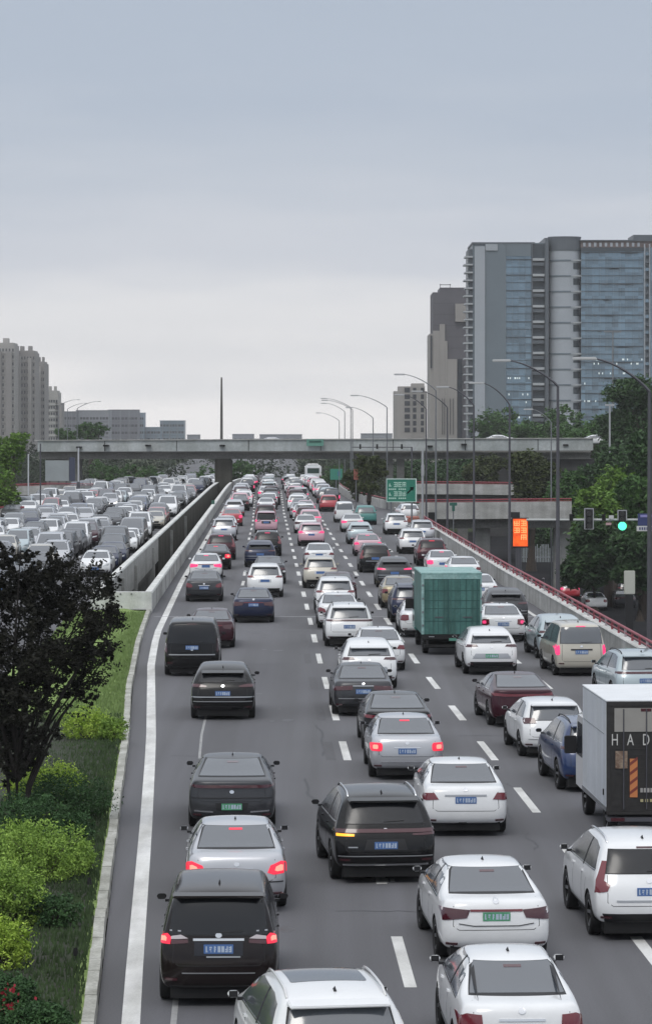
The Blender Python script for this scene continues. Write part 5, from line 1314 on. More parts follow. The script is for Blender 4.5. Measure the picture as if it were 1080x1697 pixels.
def tree(px, pyt, d, rpx, m, label, h=None, seed=1, n=7000, leaf=.17, group=None, zb=LOWZ, name='tree', upright=0, k=7):
    zt = ZD(pyt, d); R = rpx*d/F; Hh = (zt-zb); 
    key = (m.name, round(R), round(Hh), seed, n)
    ch = h if h else min(Hh*.8, R*2.4); zc = Hh-ch*.5
    lb = lobes_for(R, ch, zc, k, seed)
    cm = crown_mesh(lb, n, leaf, m, seed, upright); tm_ = trunk_mesh(max(1, zc*.9), .035*Hh+.05, lb, bark, seed)
    t = thing(name, label, 'tree', (XD(px, d), d, zb), 0, group); link('crown', cm, t); link('trunk', tm_, t)
    return t
GT = 'trees beside the lower street on the right'
for i, a in enumerate((
  (1066, 622, 345, 58, lm_dark, 'tall dark tree at the right edge in front of the glass tower', 1), (1045, 660, 360, 58, lm_dark, 'dark tree rising above the right end of the flyover', 2),
  (930, 668, 560, 60, lm_mid, 'broad green tree behind the flyover below the balcony column', 3), (820, 672, 600, 48, lm_mid, 'rounded green tree behind the white car on the flyover', 4),
  (1040, 730, 300, 60, lm_dark, 'dark tree behind the right end of the signal gantry', 5), (1010, 752, 345, 50, lm_dark, 'dark tree at the end of the flyover', 6),
  (1020, 768, 262, 62, lm_yel, 'bright green leafy tree above the traffic lights', 7), (935, 780, 300, 40, lm_mid, 'mid green tree between the slip roads and the traffic lights', 8),
  (1085, 700, 240, 45, lm_dark, 'dark leaning tree at the right edge behind the nearest lamp', 9), (880, 740, 310, 42, lm_olive, 'olive green tree behind the upper slip road', 10),
  (800, 752, 390, 34, lm_olive, 'small olive tree under the flyover right of the lamps', 11), (985, 850, 245, 55, lm_dark, 'dark low tree beneath the traffic lights', 12),
  (1060, 870, 232, 48, lm_dark, 'dark tree behind the advertising box', 13), (905, 868, 345, 50, lm_dark, 'dark tree behind the picket fence', 14),
  (870, 690, 520, 40, lm_mid, 'green tree behind the flyover in front of the tower base', 15), (985, 690, 500, 50, lm_mid, 'green tree behind the flyover right of the pale lamp', 16)
  , (1010, 800, 250, 60, lm_yel, 'bright green tree directly behind the traffic lights', 31), (1070, 790, 235, 45, lm_mid, 'green tree above the blue street sign', 32), (960, 850, 300, 45, lm_dark, 'dark shaded tree left of the traffic lights', 33),
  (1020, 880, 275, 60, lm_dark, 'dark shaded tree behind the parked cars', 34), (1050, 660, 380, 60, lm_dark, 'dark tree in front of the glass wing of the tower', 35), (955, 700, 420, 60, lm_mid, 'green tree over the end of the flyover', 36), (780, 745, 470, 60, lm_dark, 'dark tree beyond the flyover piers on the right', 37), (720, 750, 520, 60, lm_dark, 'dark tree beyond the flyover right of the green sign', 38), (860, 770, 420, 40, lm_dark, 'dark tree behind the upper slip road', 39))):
    px, py, d, rp_, m, lab, sd = a
    tree(px, py, d, rp_, m, lab, seed=sd, n=16000 if d < 400 else 7000, leaf=.24 if d < 400 else .38, group=GT)
GW = 'trees beneath and beyond the flyover'
for i, a in enumerate((
  (612, 752, 300, 30, lm_olive, 'yellowish willow left of the green direction sign', 21, -1.2), (590, 775, 330, 22, lm_olive, 'small yellowish shrub tree by the slip road wall', 22, -1.2),
  (15, 712, 290, 34, lm_yel, 'light green leafy tree at the far left of the flyover', 23, LOWZ), (-5, 760, 270, 40, lm_yel, 'light green tree cut by the left edge above the oncoming cars', 24, LOWZ),
  (150, 695, 620, 26, lm_mid, 'rounded green tree above the left flyover', 25, LOWZ), (112, 706, 640, 22, lm_mid, 'small green tree above the left end of the flyover', 26, LOWZ))):
    px, py, d, rp_, m, lab, sd, zb = a
    tree(px, py, d, rp_, m, lab, seed=sd, n=6000, leaf=.16 if d < 400 else .3, group=GW, zb=zb)
wood = MB(); rw = random.Random(4)
lobes = []
for i in range(46):
    side = i % 2; d = rw.uniform(560, 900); px = rw.uniform(-10, 435) if side == 0 else rw.uniform(492, 900); 
    if side == 0 and px < 180: d += 60
    rr_ = rw.uniform(4.5, 7.5); zt = ZD(rw.uniform(762, 772), d)
    lobes.append((XD(px, d), d, zt-rr_*.5, rr_*1.3, rr_, rr_*.9))
wm = crown_mesh(lobes, 60000, .42, leaf_mat('woodland', (.020, .034, .020), (.045, .062, .032), sc=.12), 9, 0, .3)
wo = link('woodland', wm); wo['kind'] = 'stuff'; wo['label'] = 'hazy line of dark trees beyond the flyover'
# nearer dark planting under the right half of the flyover
for i, (px, py, d, rp_) in enumerate(((680, 762, 440, 40), (735, 760, 450, 38), (790, 765, 440, 40), (560, 764, 520, 34), (400, 764, 520, 30), (340, 770, 540, 26), (240, 765, 480, 40), (180, 765, 500, 36))):
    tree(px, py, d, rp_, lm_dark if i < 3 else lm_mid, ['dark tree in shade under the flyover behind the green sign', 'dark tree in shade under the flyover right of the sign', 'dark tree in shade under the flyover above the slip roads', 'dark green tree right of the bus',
        'green tree just right of the flyover pier', 'green tree left of the flyover pier', 'green tree under the left span of the flyover', 'dark green tree near the billboard'][i], seed=40+i, n=5000, leaf=.26, group=GW)

# foreground plum tree
d0 = 64.0; X0 = XD(30, d0)
lobes = []
rp2 = random.Random(12)
for (px, py, rx, rzz) in ((50, 1010, 70, 62), (130, 985, 55, 60), (10, 960, 60, 60), (90, 1080, 80, 70), (150, 1060, 42, 46), (10, 1080, 70, 80), (40, 1160, 80, 62), (115, 1140, 48, 46), (-30, 1200, 60, 60), (70, 945, 45, 40), (170, 1030, 28, 30), (30, 1225, 50, 36), (-40, 1050, 60, 90), (15, 1262, 46, 34), (80, 1215, 40, 36), (175, 1085, 22, 26), (20, 900+20, 40, 26)):
    k = d0/F; lobes.append(((px-30)*k, rp2.uniform(-.8, .8), ZD(py, d0)-.2, rx*k, rx*k*1.1, rzz*k))
base_l = list(lobes); lobes = []
for l in base_l:
    lobes.append((l[0], l[1], l[2], l[3]*.62, l[4]*.7, l[5]*.62))
    for q in range(6):
        a = rp2.uniform(0, 6.283); rr_ = rp2.uniform(.5, 1.0); s = rp2.uniform(.2, .36)
        lobes.append((l[0]+l[3]*rr_*math.cos(a), l[1]+rp2.uniform(-.6, .6)*l[4], l[2]+l[5]*rr_*math.sin(a), l[3]*s, l[3]*s, l[5]*s*1.15))
t = thing('plum_tree', 'dark purple-leaved tree leaning over the grass at the left edge', 'tree', (X0, d0, .2))
link('crown', crown_mesh(lobes, 46000, .055, lm_plum, 5, .3, .25), t)
b = MB()
for q in range(5):
    a = rp2.uniform(-.25, .25); b.tube([(a*.6, q*.08-.2, 0), (a*1.2, q*.1-.2, .8), (a*3+.2, 0, 2.2)], [.05, .04, .02], 6)
for l in base_l: b.tube([(0, 0, .9), (l[0]*.5, l[1]*.5, (l[2]+1)*.5), (l[0]+l[3]*.5, l[1], l[2]+l[5]*.4)], [.045, .03, .008], 5)
b.obj('trunk', bark_p, t)
# long whippy shoots that break the outline on the right
tw = MB(); 
for q in range(130):
    l = base_l[rp2.choice((1, 3, 4, 7, 10, 0, 9, 6))]; a = rp2.uniform(-.3, 1.2); s = Vector((l[0], l[1], l[2])); dr = Vector((math.cos(a), rp2.uniform(-.4, .4), math.sin(a))).normalized(); ln = l[3]*rp2.uniform(.9, 1.45)
    e = s+dr*ln; tw.tube([s, s+dr*ln*.5, e], [.01, .007, .003], 4)
    for j in range(26):
        p = s+dr*ln*rp2.uniform(.5, 1.02)+Vector((rp2.gauss(0, .04), rp2.gauss(0, .04), rp2.gauss(0, .04))); v = Vector((rp2.gauss(0, 1), rp2.gauss(0, 1), rp2.gauss(0, 1))).normalized(); u = v.cross(Vector((0, 1, .2))).normalized()
        tw.add([p-v*.04, p+u*.018, p+v*.04, p-u*.018], [(0, 1, 2, 3)])
tw.obj('shoots', lm_plum, t)

def shrub(px, py, rpx, hpx, m, label, seed, n=4500, leaf=.032, name='shrub', lift=.1):
    x, d, _ = G(px, py, .2); k = d/F; R = rpx*k*1.2; Hh = hpx*k*1.1
    t = thing(name, label, 'shrub', (x, d, lift+.08), 0, 'shrubs in the roadside bed'); rr = random.Random(seed)
    lb = [(0, 0, Hh*.35, R, R*.95, Hh*.62)]
    for q in range(6):
        a = q*1.05+rr.uniform(-.3, .3); lb.append((math.cos(a)*R*.5, math.sin(a)*R*.5, Hh*rr.uniform(.3, .62), R*.5, R*.5, Hh*.36))
    link('foliage', crown_mesh(lb, n, leaf, m, seed, .5, .55), t)
    b = MB()
    for q in range(9):
        a = q*.7; b.tube([(0, 0, -.1), (math.cos(a)*R*.4, math.sin(a)*R*.4, Hh*.4), (math.cos(a)*R*.75, math.sin(a)*R*.75, Hh*.7)], [.014, .01, .004], 5)
    b.obj('stems', bark, t)
SH = [(142, 1222, 34, 46, lm_lime, 'small yellow-green shrub at the far end of the planting bed', 1), (182, 1224, 24, 34, lm_shr, 'dark little shrub touching the kerb', 2), (70, 1335, 55, 72, lm_lime, 'yellow-green shrub under the dark tree trunk', 3),
      (105, 1352, 66, 70, lm_shd, 'dark green mound right of the tree trunk', 4), (45, 1385, 60, 62, lm_shd, 'dark blue-green mound below the tree trunk', 5), (120, 1395, 30, 46, lm_shd, 'small dark round shrub in the middle of the bed', 6),
      (75, 1452, 66, 88, lm_shr, 'large fluffy green shrub in the middle of the bed', 7), (20, 1425, 48, 60, lm_shr, 'green shrub at the left edge behind the fluffy one', 8), (118, 1440, 32, 44, lm_shr, 'ragged yellowish shrub nearest the kerb', 9),
      (15, 1530, 52, 100, lm_shr, 'tall green shrub at the left edge', 10), (85, 1530, 40, 46, lm_shd, 'ragged dark shrub reaching towards the kerb', 11), (5, 1600, 40, 76, lm_lime, 'bright green shrub at the bottom left edge', 12),
      (8, 1680, 44, 60, lm_shd, 'dark shrub with red flowers in the bottom left corner', 13), (60, 1715, 46, 50, lm_shd, 'low dark shrub at the bottom of the picture', 14)]
for (px, py, r_, h_, m, lab, sd) in SH: shrub(px, py, r_, h_, m, lab, sd, n=11000 if r_ > 40 else 6000)
x, d, _ = G(10, 1660, .6)
fb = MB(); rf = random.Random(7)
for q in range(60):
    p = Vector((x+rf.gauss(.02, .16), d+rf.gauss(-.3, .15), .62+rf.gauss(0, .12))); v = Vector((rf.gauss(0, 1), rf.gauss(0, 1), rf.gauss(0, 1))).normalized(); u = v.cross(Vector((0, 1, .3))).normalized(); fb.add([p-v*.03, p+u*.025, p+v*.03, p-u*.025], [(0, 1, 2, 3)])
tag(fb.obj('red_flowers', mat('petal_red', (.35, .02, .04), .6)), 'cluster of small red flowers in the bottom left corner', 'flowers')
# loose ground cover in the bed
gc = MB()
for q in range(26000):
    d = rf.uniform(43, 88); xr = poly_at(KERB, d)-.24; x = xr-rf.random()**1.1*4; h = rf.uniform(.02, .09); a = rf.uniform(0, 6.28); s = rf.uniform(.015, .035)
    gc.add([(x-s*math.cos(a), d-s*math.sin(a), .12), (x+s*math.cos(a), d+s*math.sin(a), .12), (x+rf.uniform(-.04, .04), d+.02, .20+h)], [(0, 1, 2)])
o = gc.obj('ground_cover', leaf_mat('ground_cover_leaf', (.035, .055, .026), (.075, .12, .05), sc=.7)); o['kind'] = 'stuff'; o['label'] = 'sparse leafy ground cover in the planting bed'
for px, py, lab in ((148, 1467, 'tiny dark bag lying on the grass by the kerb'), (125, 1585, 'small dark and white scrap on the grass nearer the kerb')):
    x, d, _ = G(px, py, .2); b = MB(); b.add([(-.05, 0, 0), (.05, 0, 0), (.04, .08, 0), (-.04, .08, 0), (-.03, .02, .12), (.02, .02, .14), (.03, .06, .10), (-.02, .06, .12)], [(0, 1, 5, 4), (1, 2, 6, 5), (2, 3, 7, 6), (3, 0, 4, 7), (4, 5, 6, 7)])
    tag(b.obj('litter', under_m, loc=(x, d, .2)), lab, 'litter')
# ------------------------------------------------------------------ vehicles heading away
GO = 'vehicles queuing away from the camera'
def heading(X, d):
    return .022 + (max(0, X)/6*.020 if d < 110 else .002)
NV = [0]
def car(key, xc, yb, paint, label, yaw=0.0, name=None, **st):
    if yb > 1225: yb += .012*(yb-700)
    d = CH*F/(yb-HY) - .45; X = XD(xc, d); h = heading(X, d)+yaw; Lc = PROTO[key][2]['L']/2
    if d > 350:
        for _ in range(4): d = (CH-rz(d))*F/(yb-HY) - .45
        X = XD(xc, d)
    NV[0] += 1
    return put(key, X-math.sin(h)*Lc, d+math.cos(h)*Lc, yaw=h, label=label, name=name, group=GO, paint=paint, **st)
R, PK = tail_lit, tail_pink
# nearest
car('white_suv', 572, 1858, 'white', 'white suv with glass sunroof cut off by the bottom edge', .12)
car('br_sedan', 866, 1776, 'white', 'white sedan at the bottom right with blue plate and red rounded lamps', .01)
car('mpv', 362, 1652, 'brownblack', 'black people carrier with lit red lamps beside the white edge line', -.005, name='minivan', lit=R)
car('old_sedan', 392, 1500, 'silver', 'silver sedan braking between the black people carrier and the grey fastback', .02, lit=R, mirror=1)
car('grey_fast', 384, 1366, 'darkgrey', 'dark grey fastback with green plate in front of the silver braking sedan', .0, green=True)
car('split_suv', 369, 1192, 'black', 'black crossover with two bright rear trim lines, alone in the left lane')
car('black_van', 318, 1120, 'black', 'tall black van close to the left edge line')
car('bar_sedan', 350, 1074, 'maroon', 'dark red sedan half hidden by the tall black van')
car('bar_sedan', 823, 1584, 'white', 'white sedan with green plate and smoked lamps joined by a thin red bar', .035, green=True, mirror=1)
car('black_suv', 640, 1452, 'black', 'black suv with roof rails and one amber indicator lit', .065, turn=True)
car('clear_sedan', 772, 1376, 'white', 'white sedan with chrome strip, right of the black suv with the amber light', .0)
car('square_sedan', 675, 1284, 'silver', 'silver sedan with square red brake lights and lit third lamp', .0, lit=R)
car('bar_fast', 660, 1238, 'black', 'black fastback with green plate just ahead of the silver braking sedan', .0, green=True)
car('wide_sedan', 602, 1186, 'darkgrey', 'dark grey sedan with wide maroon lamps beside the dashed line', .0)
car('slim_cross', 612, 1142, 'white', 'white crossover with slim dark lamps ahead of the dark grey sedan', .0)
car('clear_sedan', 630, 1112, 'white', 'white sedan peeking out behind the slim-lamp white crossover', .0)
car('band_suv', 579, 1072, 'white', 'white suv with dark full-width lamp line, left side of its lane', .0)
car('old_sedan', 562, 1042, 'white', 'white sedan right behind the expansion joint in the second dashed lane', .0)
car('small_suv', 556, 1018, 'white', 'white small suv following the maroon-roofed car', .0)
car('wide_sedan', 561, 1000, 'maroon', 'maroon sedan between two white cars left of the teal truck', .0)
car('small_suv', 531, 975, 'beige', 'pale beige suv with dark rear window in the dense middle lane', .0)
car('clear_sedan', 529, 941, 'white', 'white sedan ahead of the pale beige suv', .0)
car('white_suv', 516, 905, 'pink', 'pinkish white suv lit by brake glow in the middle lane', .0, lit=PK)
car('bar_sedan', 507, 884, 'white', 'white sedan directly ahead of the pinkish suv', .0)
# lane 4 and 5 near
car('tall_lamp_suv', 1078, 1545, 'white', 'white suv with tall red lamps cut by the right edge', .02)
car('band_suv', 997, 1304, 'blue', 'blue suv tucked behind the white box truck', .03)
car('hatch', 922, 1248, 'white', 'white hatchback with dark lamps behind the maroon fastback', .03)
car('bar_fast', 868, 1204, 'maroon', 'dark maroon fastback ahead of the white hatchback', .03)
car('slim_cross', 815, 1118, 'white', 'white crossover with green plate right behind the teal truck', .01, green=True)
car('round_sedan', 834, 1064, 'white', 'white sedan with reddish lamp just right of the teal truck', .0, lit=tail_off)
car('split_suv', 840, 1038, 'darkgrey', 'dark grey suv ahead of the white sedan right of the teal truck', .0)
car('clear_sedan', 795, 1003, 'white', 'white sedan hidden behind the top right corner of the teal truck', .0)
car('slim_cross', 934, 1092, 'iceblue', 'pale blue coupe crossover alongside the right parapet', .05)
car('box_van', 964, 1120, 'beige', 'beige boxy van with black plate bar beside the right parapet', .03, name='minivan', lit=PK)
car('band_suv', 1072, 1170, 'iceblue', 'pale blue suv at the right edge above the white box truck', .05)
# left two lanes
car('old_sedan', 338, 997, 'darkgrey', 'dark greenish grey sedan nearest the end of the median wall')
car('bar_sedan', 341, 962, 'white', 'white sedan with pink lamps ahead of the greenish grey sedan', lit=PK)
car('round_sedan', 357, 944, 'black', 'dark sedan with bright red brake lamps beside the median wall', lit=R)
car('tall_lamp_suv', 366, 928, 'maroon', 'maroon suv half hidden by the dark braking sedan', lit=PK)
car('small_suv', 371, 896, 'silver', 'silver suv with pale bumper next to the median wall')
car('clear_sedan', 374, 886, 'white', 'white car squeezed ahead of the silver suv near the median wall')
car('square_sedan', 384, 872, 'red', 'pinkish red sedan with glowing lamps near the median wall', lit=PK)
car('split_suv', 388, 856, 'silver', 'silver suv ahead of the pinkish red sedan')
car('bar_sedan', 420, 1032, 'navy', 'dark navy sedan at the expansion joint in the second lane')
car('small_suv', 439, 990, 'white', 'white suv with blue plate ahead of the dark navy sedan')
car('wide_sedan', 446, 968, 'darkgrey', 'dark grey sedan roof seen just over the white suv with blue plate')
car('split_suv', 431, 940, 'navy', 'navy suv with light roof in the second lane')
car('tall_lamp_suv', 443, 922, 'black', 'large black suv with pink glowing side lamps', lit=PK)
car('mpv', 441, 884, 'pink', 'pinkish white minivan ahead of the large black suv', name='minivan', lit=PK)
car('tall_lamp_suv', 440, 868, 'maroon', 'maroon suv ahead of the pinkish minivan', lit=PK)
car('clear_sedan', 441, 850, 'white', 'white sedan far up the second lane ahead of the maroon suv')
# lane 4 mid
car('round_sedan', 700, 1056, 'white', 'white sedan partly hidden at the left side of the teal truck')
car('band_suv', 684, 1032, 'navy', 'dark navy suv immediately left of the teal truck')
car('square_sedan', 664, 1008, 'gold', 'pale gold taxi coloured sedan left of the teal truck')
car('split_suv', 654, 974, 'darkgrey', 'dark grey suv with one pink glowing lamp', lit=PK)
car('tall_lamp_suv', 622, 949, 'black', 'black suv ahead of the dark grey suv with the pink lamp')
car('clear_sedan', 610, 922, 'pink', 'pinkish white sedan in the lane left of the teal truck', lit=PK)
car('slim_cross', 597, 902, 'iceblue', 'pale teal crossover ahead of the pinkish sedan')
car('bar_sedan', 584, 882, 'pearl', 'pearl sedan with violet lamps ahead of the pale teal crossover', lit=PK)
car('box_van', 571, 866, 'white', 'white boxy van at the bend before the slip road wall', name='minivan')
car('tall_lamp_suv', 545, 848, 'red', 'red suv with glowing lamps near the start of the slip road wall', lit=R)
# lane 5 mid
car('clear_sedan', 770, 968, 'white', 'white sedan above the teal truck next to the right parapet')
car('round_sedan', 734, 955, 'white', 'white sedan with pink window glow above the teal truck', lit=PK)
car('tall_lamp_suv', 716, 938, 'maroon', 'maroon suv with a bright red lamp by the right parapet', lit=R)
car('small_suv', 684, 918, 'white', 'white suv with dark bumper between the maroon suv and the black one')
car('small_suv', 657, 886, 'white', 'white suv on the open stretch below the green sign')
car('hatch', 680, 862, 'white', 'white hatchback leaving the slip road right under the green sign', .1)
car('small_suv', 700, 900, 'silver', 'silver suv behind the white one close to the parapet')
car('band_suv', 606, 870, 'tealcab', 'dark teal suv beside the slip road wall')
# far queue
LANES = [((lambda d: (poly_at(LD, d)+poly_at(WALLR, min(d, 655))+.9)/2), 'lane beside the median wall', 298), ((lambda d: (poly_at(LA, d)+poly_at(LD, d))/2), 'second lane from the median wall', 305),
         ((lambda d: (poly_at(LA, d)+poly_at(LB, d))/2), 'middle lane', 246), ((lambda d: poly_at(LB, d)+1.55), 'lane right of the middle', 318)]
FK = ['clear_sedan', 'small_suv', 'round_sedan', 'band_suv', 'mpv', 'split_suv', 'bar_sedan', 'hatch', 'box_van', 'tall_lamp_suv', 'old_sedan']
FC = ['white', 'silver', 'pearl', 'grey', 'white', 'darkgrey', 'black', 'pink', 'iceblue', 'white', 'maroon']
rc = random.Random(21); ordn = lambda n: f"{n}{'th' if 10 < n % 100 < 14 else {1:'st',2:'nd',3:'rd'}.get(n % 10, 'th')}"
KN = {'clear_sedan': 'sedan', 'small_suv': 'suv', 'round_sedan': 'sedan', 'band_suv': 'suv', 'mpv': 'minivan', 'split_suv': 'suv', 'bar_sedan': 'sedan', 'hatch': 'hatchback', 'box_van': 'minivan', 'tall_lamp_suv': 'suv', 'old_sedan': 'sedan', 'wide_sedan': 'sedan'}
for fx, lname, d in LANES:
    k = 0
    while d < 520:
        k += 1; key = rc.choice(FK); c = rc.choice(FC); lit = PK if rc.random() < .5 else None
        if c == 'pink': lit = PK
        X = fx(d) + rc.uniform(-.35, .35)
        if not (lname.startswith('lane right') and 515 < d < 560):
            put(key, X, d, yaw=.019, label=f"{PNAME[c]} {KN[key]}, {ordn(k)} far car in the {lname}", name=KN[key], group=GO, paint=c, lit=lit, lod=0 if d < 380 else -1); NV[0] += 1
        d += rc.uniform(6.3, 8.2) if d < 400 else rc.uniform(8.5, 12)

# ------------------------------------------------------------------ oncoming carriageway
GI = 'oncoming cars beyond the median wall'
INL = ['lane beside the median wall', 'second lane from the median wall', 'third lane from the median wall', 'fourth lane from the median wall', 'outermost lane']
starts = [172, 150, 172, 205, 268]; ends = [500, 480, 450, 430, 400]
IC = ['white']*9 + ['silver']*3 + ['grey']*3 + ['darkgrey']*4 + ['black']*5 + ['pearl']*2 + ['iceblue', 'maroon', 'navy', 'navy', 'beige', 'red', 'blue']
FK2 = FK + ['black_van', 'wide_sedan', 'white_suv']; KN.update(black_van='van', white_suv='suv')
for li in range(5):
    d = starts[li]; k = 0
    while d < ends[li]:
        k += 1; key = rc.choice(FK2); c = rc.choice(IC)
        X = poly_at(WALLL, d) - 2.1 - 3.35*li + rc.uniform(-.55, .55)
        put(key, X, d, yaw=math.pi+.016+rc.uniform(-.035, .035), label=f"{PNAME[c]} oncoming {KN[key]}, {ordn(k)} back in the {INL[li]}", name=KN[key], group=GI, paint=c, headlit=rc.random() < .12, lod=(1 if d < 220 else 0 if d < 340 else -1)); NV[0] += 1
        d += rc.choice((5.6, 5.7, 5.9, 6.2, 6.6, 7.2)) if d < 350 else rc.uniform(6.6, 8.4)
for i, (X, d, c) in enumerate(((-31.5, 266, 'grey'), (-34.4, 262, 'silver'), (-30.6, 281, 'white'), (-34, 285, 'darkgrey'))):
    put(['band_suv', 'clear_sedan', 'small_suv', 'bar_sedan'][i], X-1, d, z=.0, yaw=math.pi-.05, label=f"{PNAME[c]} car on the slip road at the far left edge", group=GI, paint=c, lod=0)
print('vehicles', NV[0])
# lower street cars
GS = 'cars in the lower side street'
for X, d, key, c, lab, lit in ((21.9, 247, 'round_sedan', 'white', 'white sedan in the lower street behind the red railing', None), (21.0, 262, 'hatch', 'red', 'pink-red car just visible over the red railing in the lower street', PK),
                          (24.5, 250, 'bar_sedan', 'darkgrey', 'dark sedan parked beside the white one in the lower street', None), (17.5, 282, 'mpv', 'grey', 'grey minivan in shadow beneath the slip road', None), (26.0, 262, 'small_suv', 'black', 'black suv parked in shade near the advertising box', None)):
    put(key, X, d, z=LOWZ, yaw=.02, label=lab, group=GS, paint=c, lit=lit, lod=0)
# cars on the flyover
GF = 'cars crossing on the flyover'
for px, c, lab in ((823, 'white', 'white sedan crossing on top of the flyover on the right'), (985, 'white', 'white car at the right end of the flyover by the trees'), (448, 'silver', 'silver car crossing the middle of the flyover')):
    put('clear_sedan', XD(px, 404), 404.5, z=5.62 if px > 600 else 5.3, yaw=math.pi/2, label=lab, group=GF, paint=c, lod=0)

# ------------------------------------------------------------------ white box truck
def truck_wheels(t, W, ys, r=.42, dual=False):
    for y in ys:
        for sx in (-1, 1):
            tm, rm = wheel_meshes(r); o = link('wheel', tm, t, (sx*(W/2-.16), y, r)); link('rim', rm, o)
            if dual and y < 0: o = link('wheel', tm, t, (sx*(W/2-.42), y, r))
def cab(t, W, y0, y1, z0, z1, m):
    b = MB(); yb = y1; hw = W/2
    prof = [(y0, z0), (y1, z0), (y1+.03, z0+.65), (y1-.18, z1-.15), (y1-.38, z1), (y0, z1)]
    vs = [(-hw, y, z) for y, z in prof]+[(hw, y, z) for y, z in prof]; n = len(prof)
    b.add(vs, [tuple(range(n))[::-1], tuple(range(n, 2*n))]+[(k, (k+1) % n, n+(k+1) % n, n+k) for k in range(n)][::1])
    c = b.obj('cab', m, t, bevel=.05)
    for sx in (-1, 1):
        x = sx*(hw+.006); g = MB(); g.add([(x, y0+.35, z0+.75), (x, y1-.18, z0+.75), (x, y1-.36, z1-.2), (x, y0+.35, z1-.2)], [(0, 1, 2, 3), (3, 2, 1, 0)]); g.obj('side_window', glass_m, t)
        MB().box(min(sx*hw, sx*(hw+.28)), max(sx*hw, sx*(hw+.28)), y1-.2, y1-.12, z0+.75, z0+1.15).obj('wing_mirror', black_pl, t, bevel=.02)
    g = MB().add([(-hw+.12, y1+.005+.02, z0+.72), (hw-.12, y1+.025, z0+.72), (hw-.2, y1-.14, z1-.2), (-hw+.2, y1-.14, z1-.2)], [(0, 1, 2, 3), (3, 2, 1, 0)]); g.obj('windscreen', glass_m, t)
d = 62.6; hX = XD(1003, d)+1.08; yaw = .045; GT2 = GO
t = thing('box_truck', 'white box truck with dark lettered rear doors cut by the right edge', 'truck', (hX, d, 0), yaw, GO)
tw_ = layered('truck_side_white', (.50, .53, .58), (.57, .60, .64), .8, 12, rough=.5, bump=.03, amt=.15, streak=((2.5, 2.5, .2), .12)); twt = mat('truck_roof_white', (.74, .76, .78), .5, var=.05, scale=2); tdk = layered('truck_door_dark', (.018, .017, .017), (.028, .026, .025), 1.5, 8, rough=.6, bump=.05)
W = 2.12; Z0, Z1 = .62, 2.90
MB().box(-W/2, W/2, .06, 3.85, Z0, Z1).obj('cargo_box', [tw_], t, bevel=.02)
MB().box(-W/2-.012, W/2+.012, .02, 3.87, Z1+.002, Z1+.03).obj('roof_sheet', twt, t, bevel=.01)
b = MB(); 
for x0_, x1_ in ((-W/2, -W/2+.07), (W/2-.07, W/2), (-.03, .03)): b.box(x0_, x1_, 0, .055, Z0, Z1-.08)
b.box(-W/2, W/2, -.002, .053, Z1-.079, Z1); b.box(-W/2, W/2, -.002, .053, Z0-.06, Z0-.001); b.obj('rear_frame', tdk, t)
for x0_, x1_ in ((-W/2+.072, -.032), (.032, W/2-.072)):
    dr = MB().box(x0_, x1_, .012, .05, Z0+.002, Z1-.082).obj('rear_door', tdk, t)
    b = MB()
    for q in range(14): b.box(x0_+.02, x1_-.02, .006, .0115, Z0+.12+.13*q, Z0+.14+.13*q)
    b.obj('door_ribs', tdk, dr)
    for xx in (x0_+.28, x1_-.2): MB().tube([(xx, -.01, Z0+.05), (xx, -.01, Z1-.15)], .014, 6).obj('lock_bar', steel_d, dr)
MB().box(-W/2+.16, W/2-.16, -.006, .004, Z1-.62, Z1-.13).obj('pale_panel', mat('panel_beige_grey', (.30, .29, .27), .6, var=.06, scale=3), t)
for x0_ in (-.35, .25): MB().box(x0_, x0_+.22, -.012, -.0065, Z1-.20, Z1-.14).obj('marker_lamp', tail_dark, t)
def text(s, size, m, parent, loc, name='lettering', ext=.006):
    cu = bpy.data.curves.new(name, 'FONT'); cu.body = s; cu.size = size; cu.extrude = ext; cu.align_x = 'CENTER'
    o = bpy.data.objects.new('tmp', cu); COL.objects.link(o); bpy.context.view_layer.update()
    me = bpy.data.meshes.new_from_object(o.evaluated_get(bpy.context.evaluated_depsgraph_get())); bpy.data.objects.remove(o)
    me.materials.clear(); me.materials.append(m); q = link(name, me, parent, loc); q.rotation_euler = (math.radians(90), 0, 0); return q
lw = mat('letter_white', (.55, .55, .53), .6, var=.25, scale=9)
for ch, px in (('H', 1018), ('A', 1044), ('D', 1070)): text(ch, .34, lw, t, (-1.08+(px-1003)/79.9, -.004, Z1-.90)).scale = (.62, 1, 1)
MB().box(-1.08+.20, -1.08+.45, -.012, -.002, Z1-1.38, Z1-1.02).obj('notice', layered('notice_brown', (.16, .10, .07), (.30, .24, .18), 9, 30, rough=.6, bump=0), t)
b = MB().box(-1.08+.50, -1.08+.66, -.012, -.002, Z1-1.98, Z1-1.18); b.obj('reflective_strip', mat('reflect_orange', (.55, .20, .07), .5), t)
b = MB()
for q in range(4): 
    z = Z1-1.93+q*.2; b.add([(-.578, -.0135, z), (-.422, -.0135, z+.12), (-.422, -.0135, z+.19), (-.578, -.0135, z+.07)], [(0, 1, 2, 3)])
b.obj('reflective_stripes', mat('reflect_red', (.20, .04, .03), .5), t)
b = MB(); 
for q in range(7): b.box(-.36+q*.07, -.31+q*.07, -.012, -.002, Z1-1.88, Z1-1.79)
b.obj('small_lettering', mat('dull_white', (.35, .34, .33), .6), t)
b = MB()
for q in range(4): b.box(-.36+q*.10, -.30+q*.10, -.012, -.002, Z0+.20, Z0+.26)
b.obj('small_lettering', mat('dull_yellow', (.40, .36, .2), .6), t)
MB().box(-W/2+.02, W/2-.02, -.05, .3, .42, .5).obj('rear_bumper', steel_d, t)
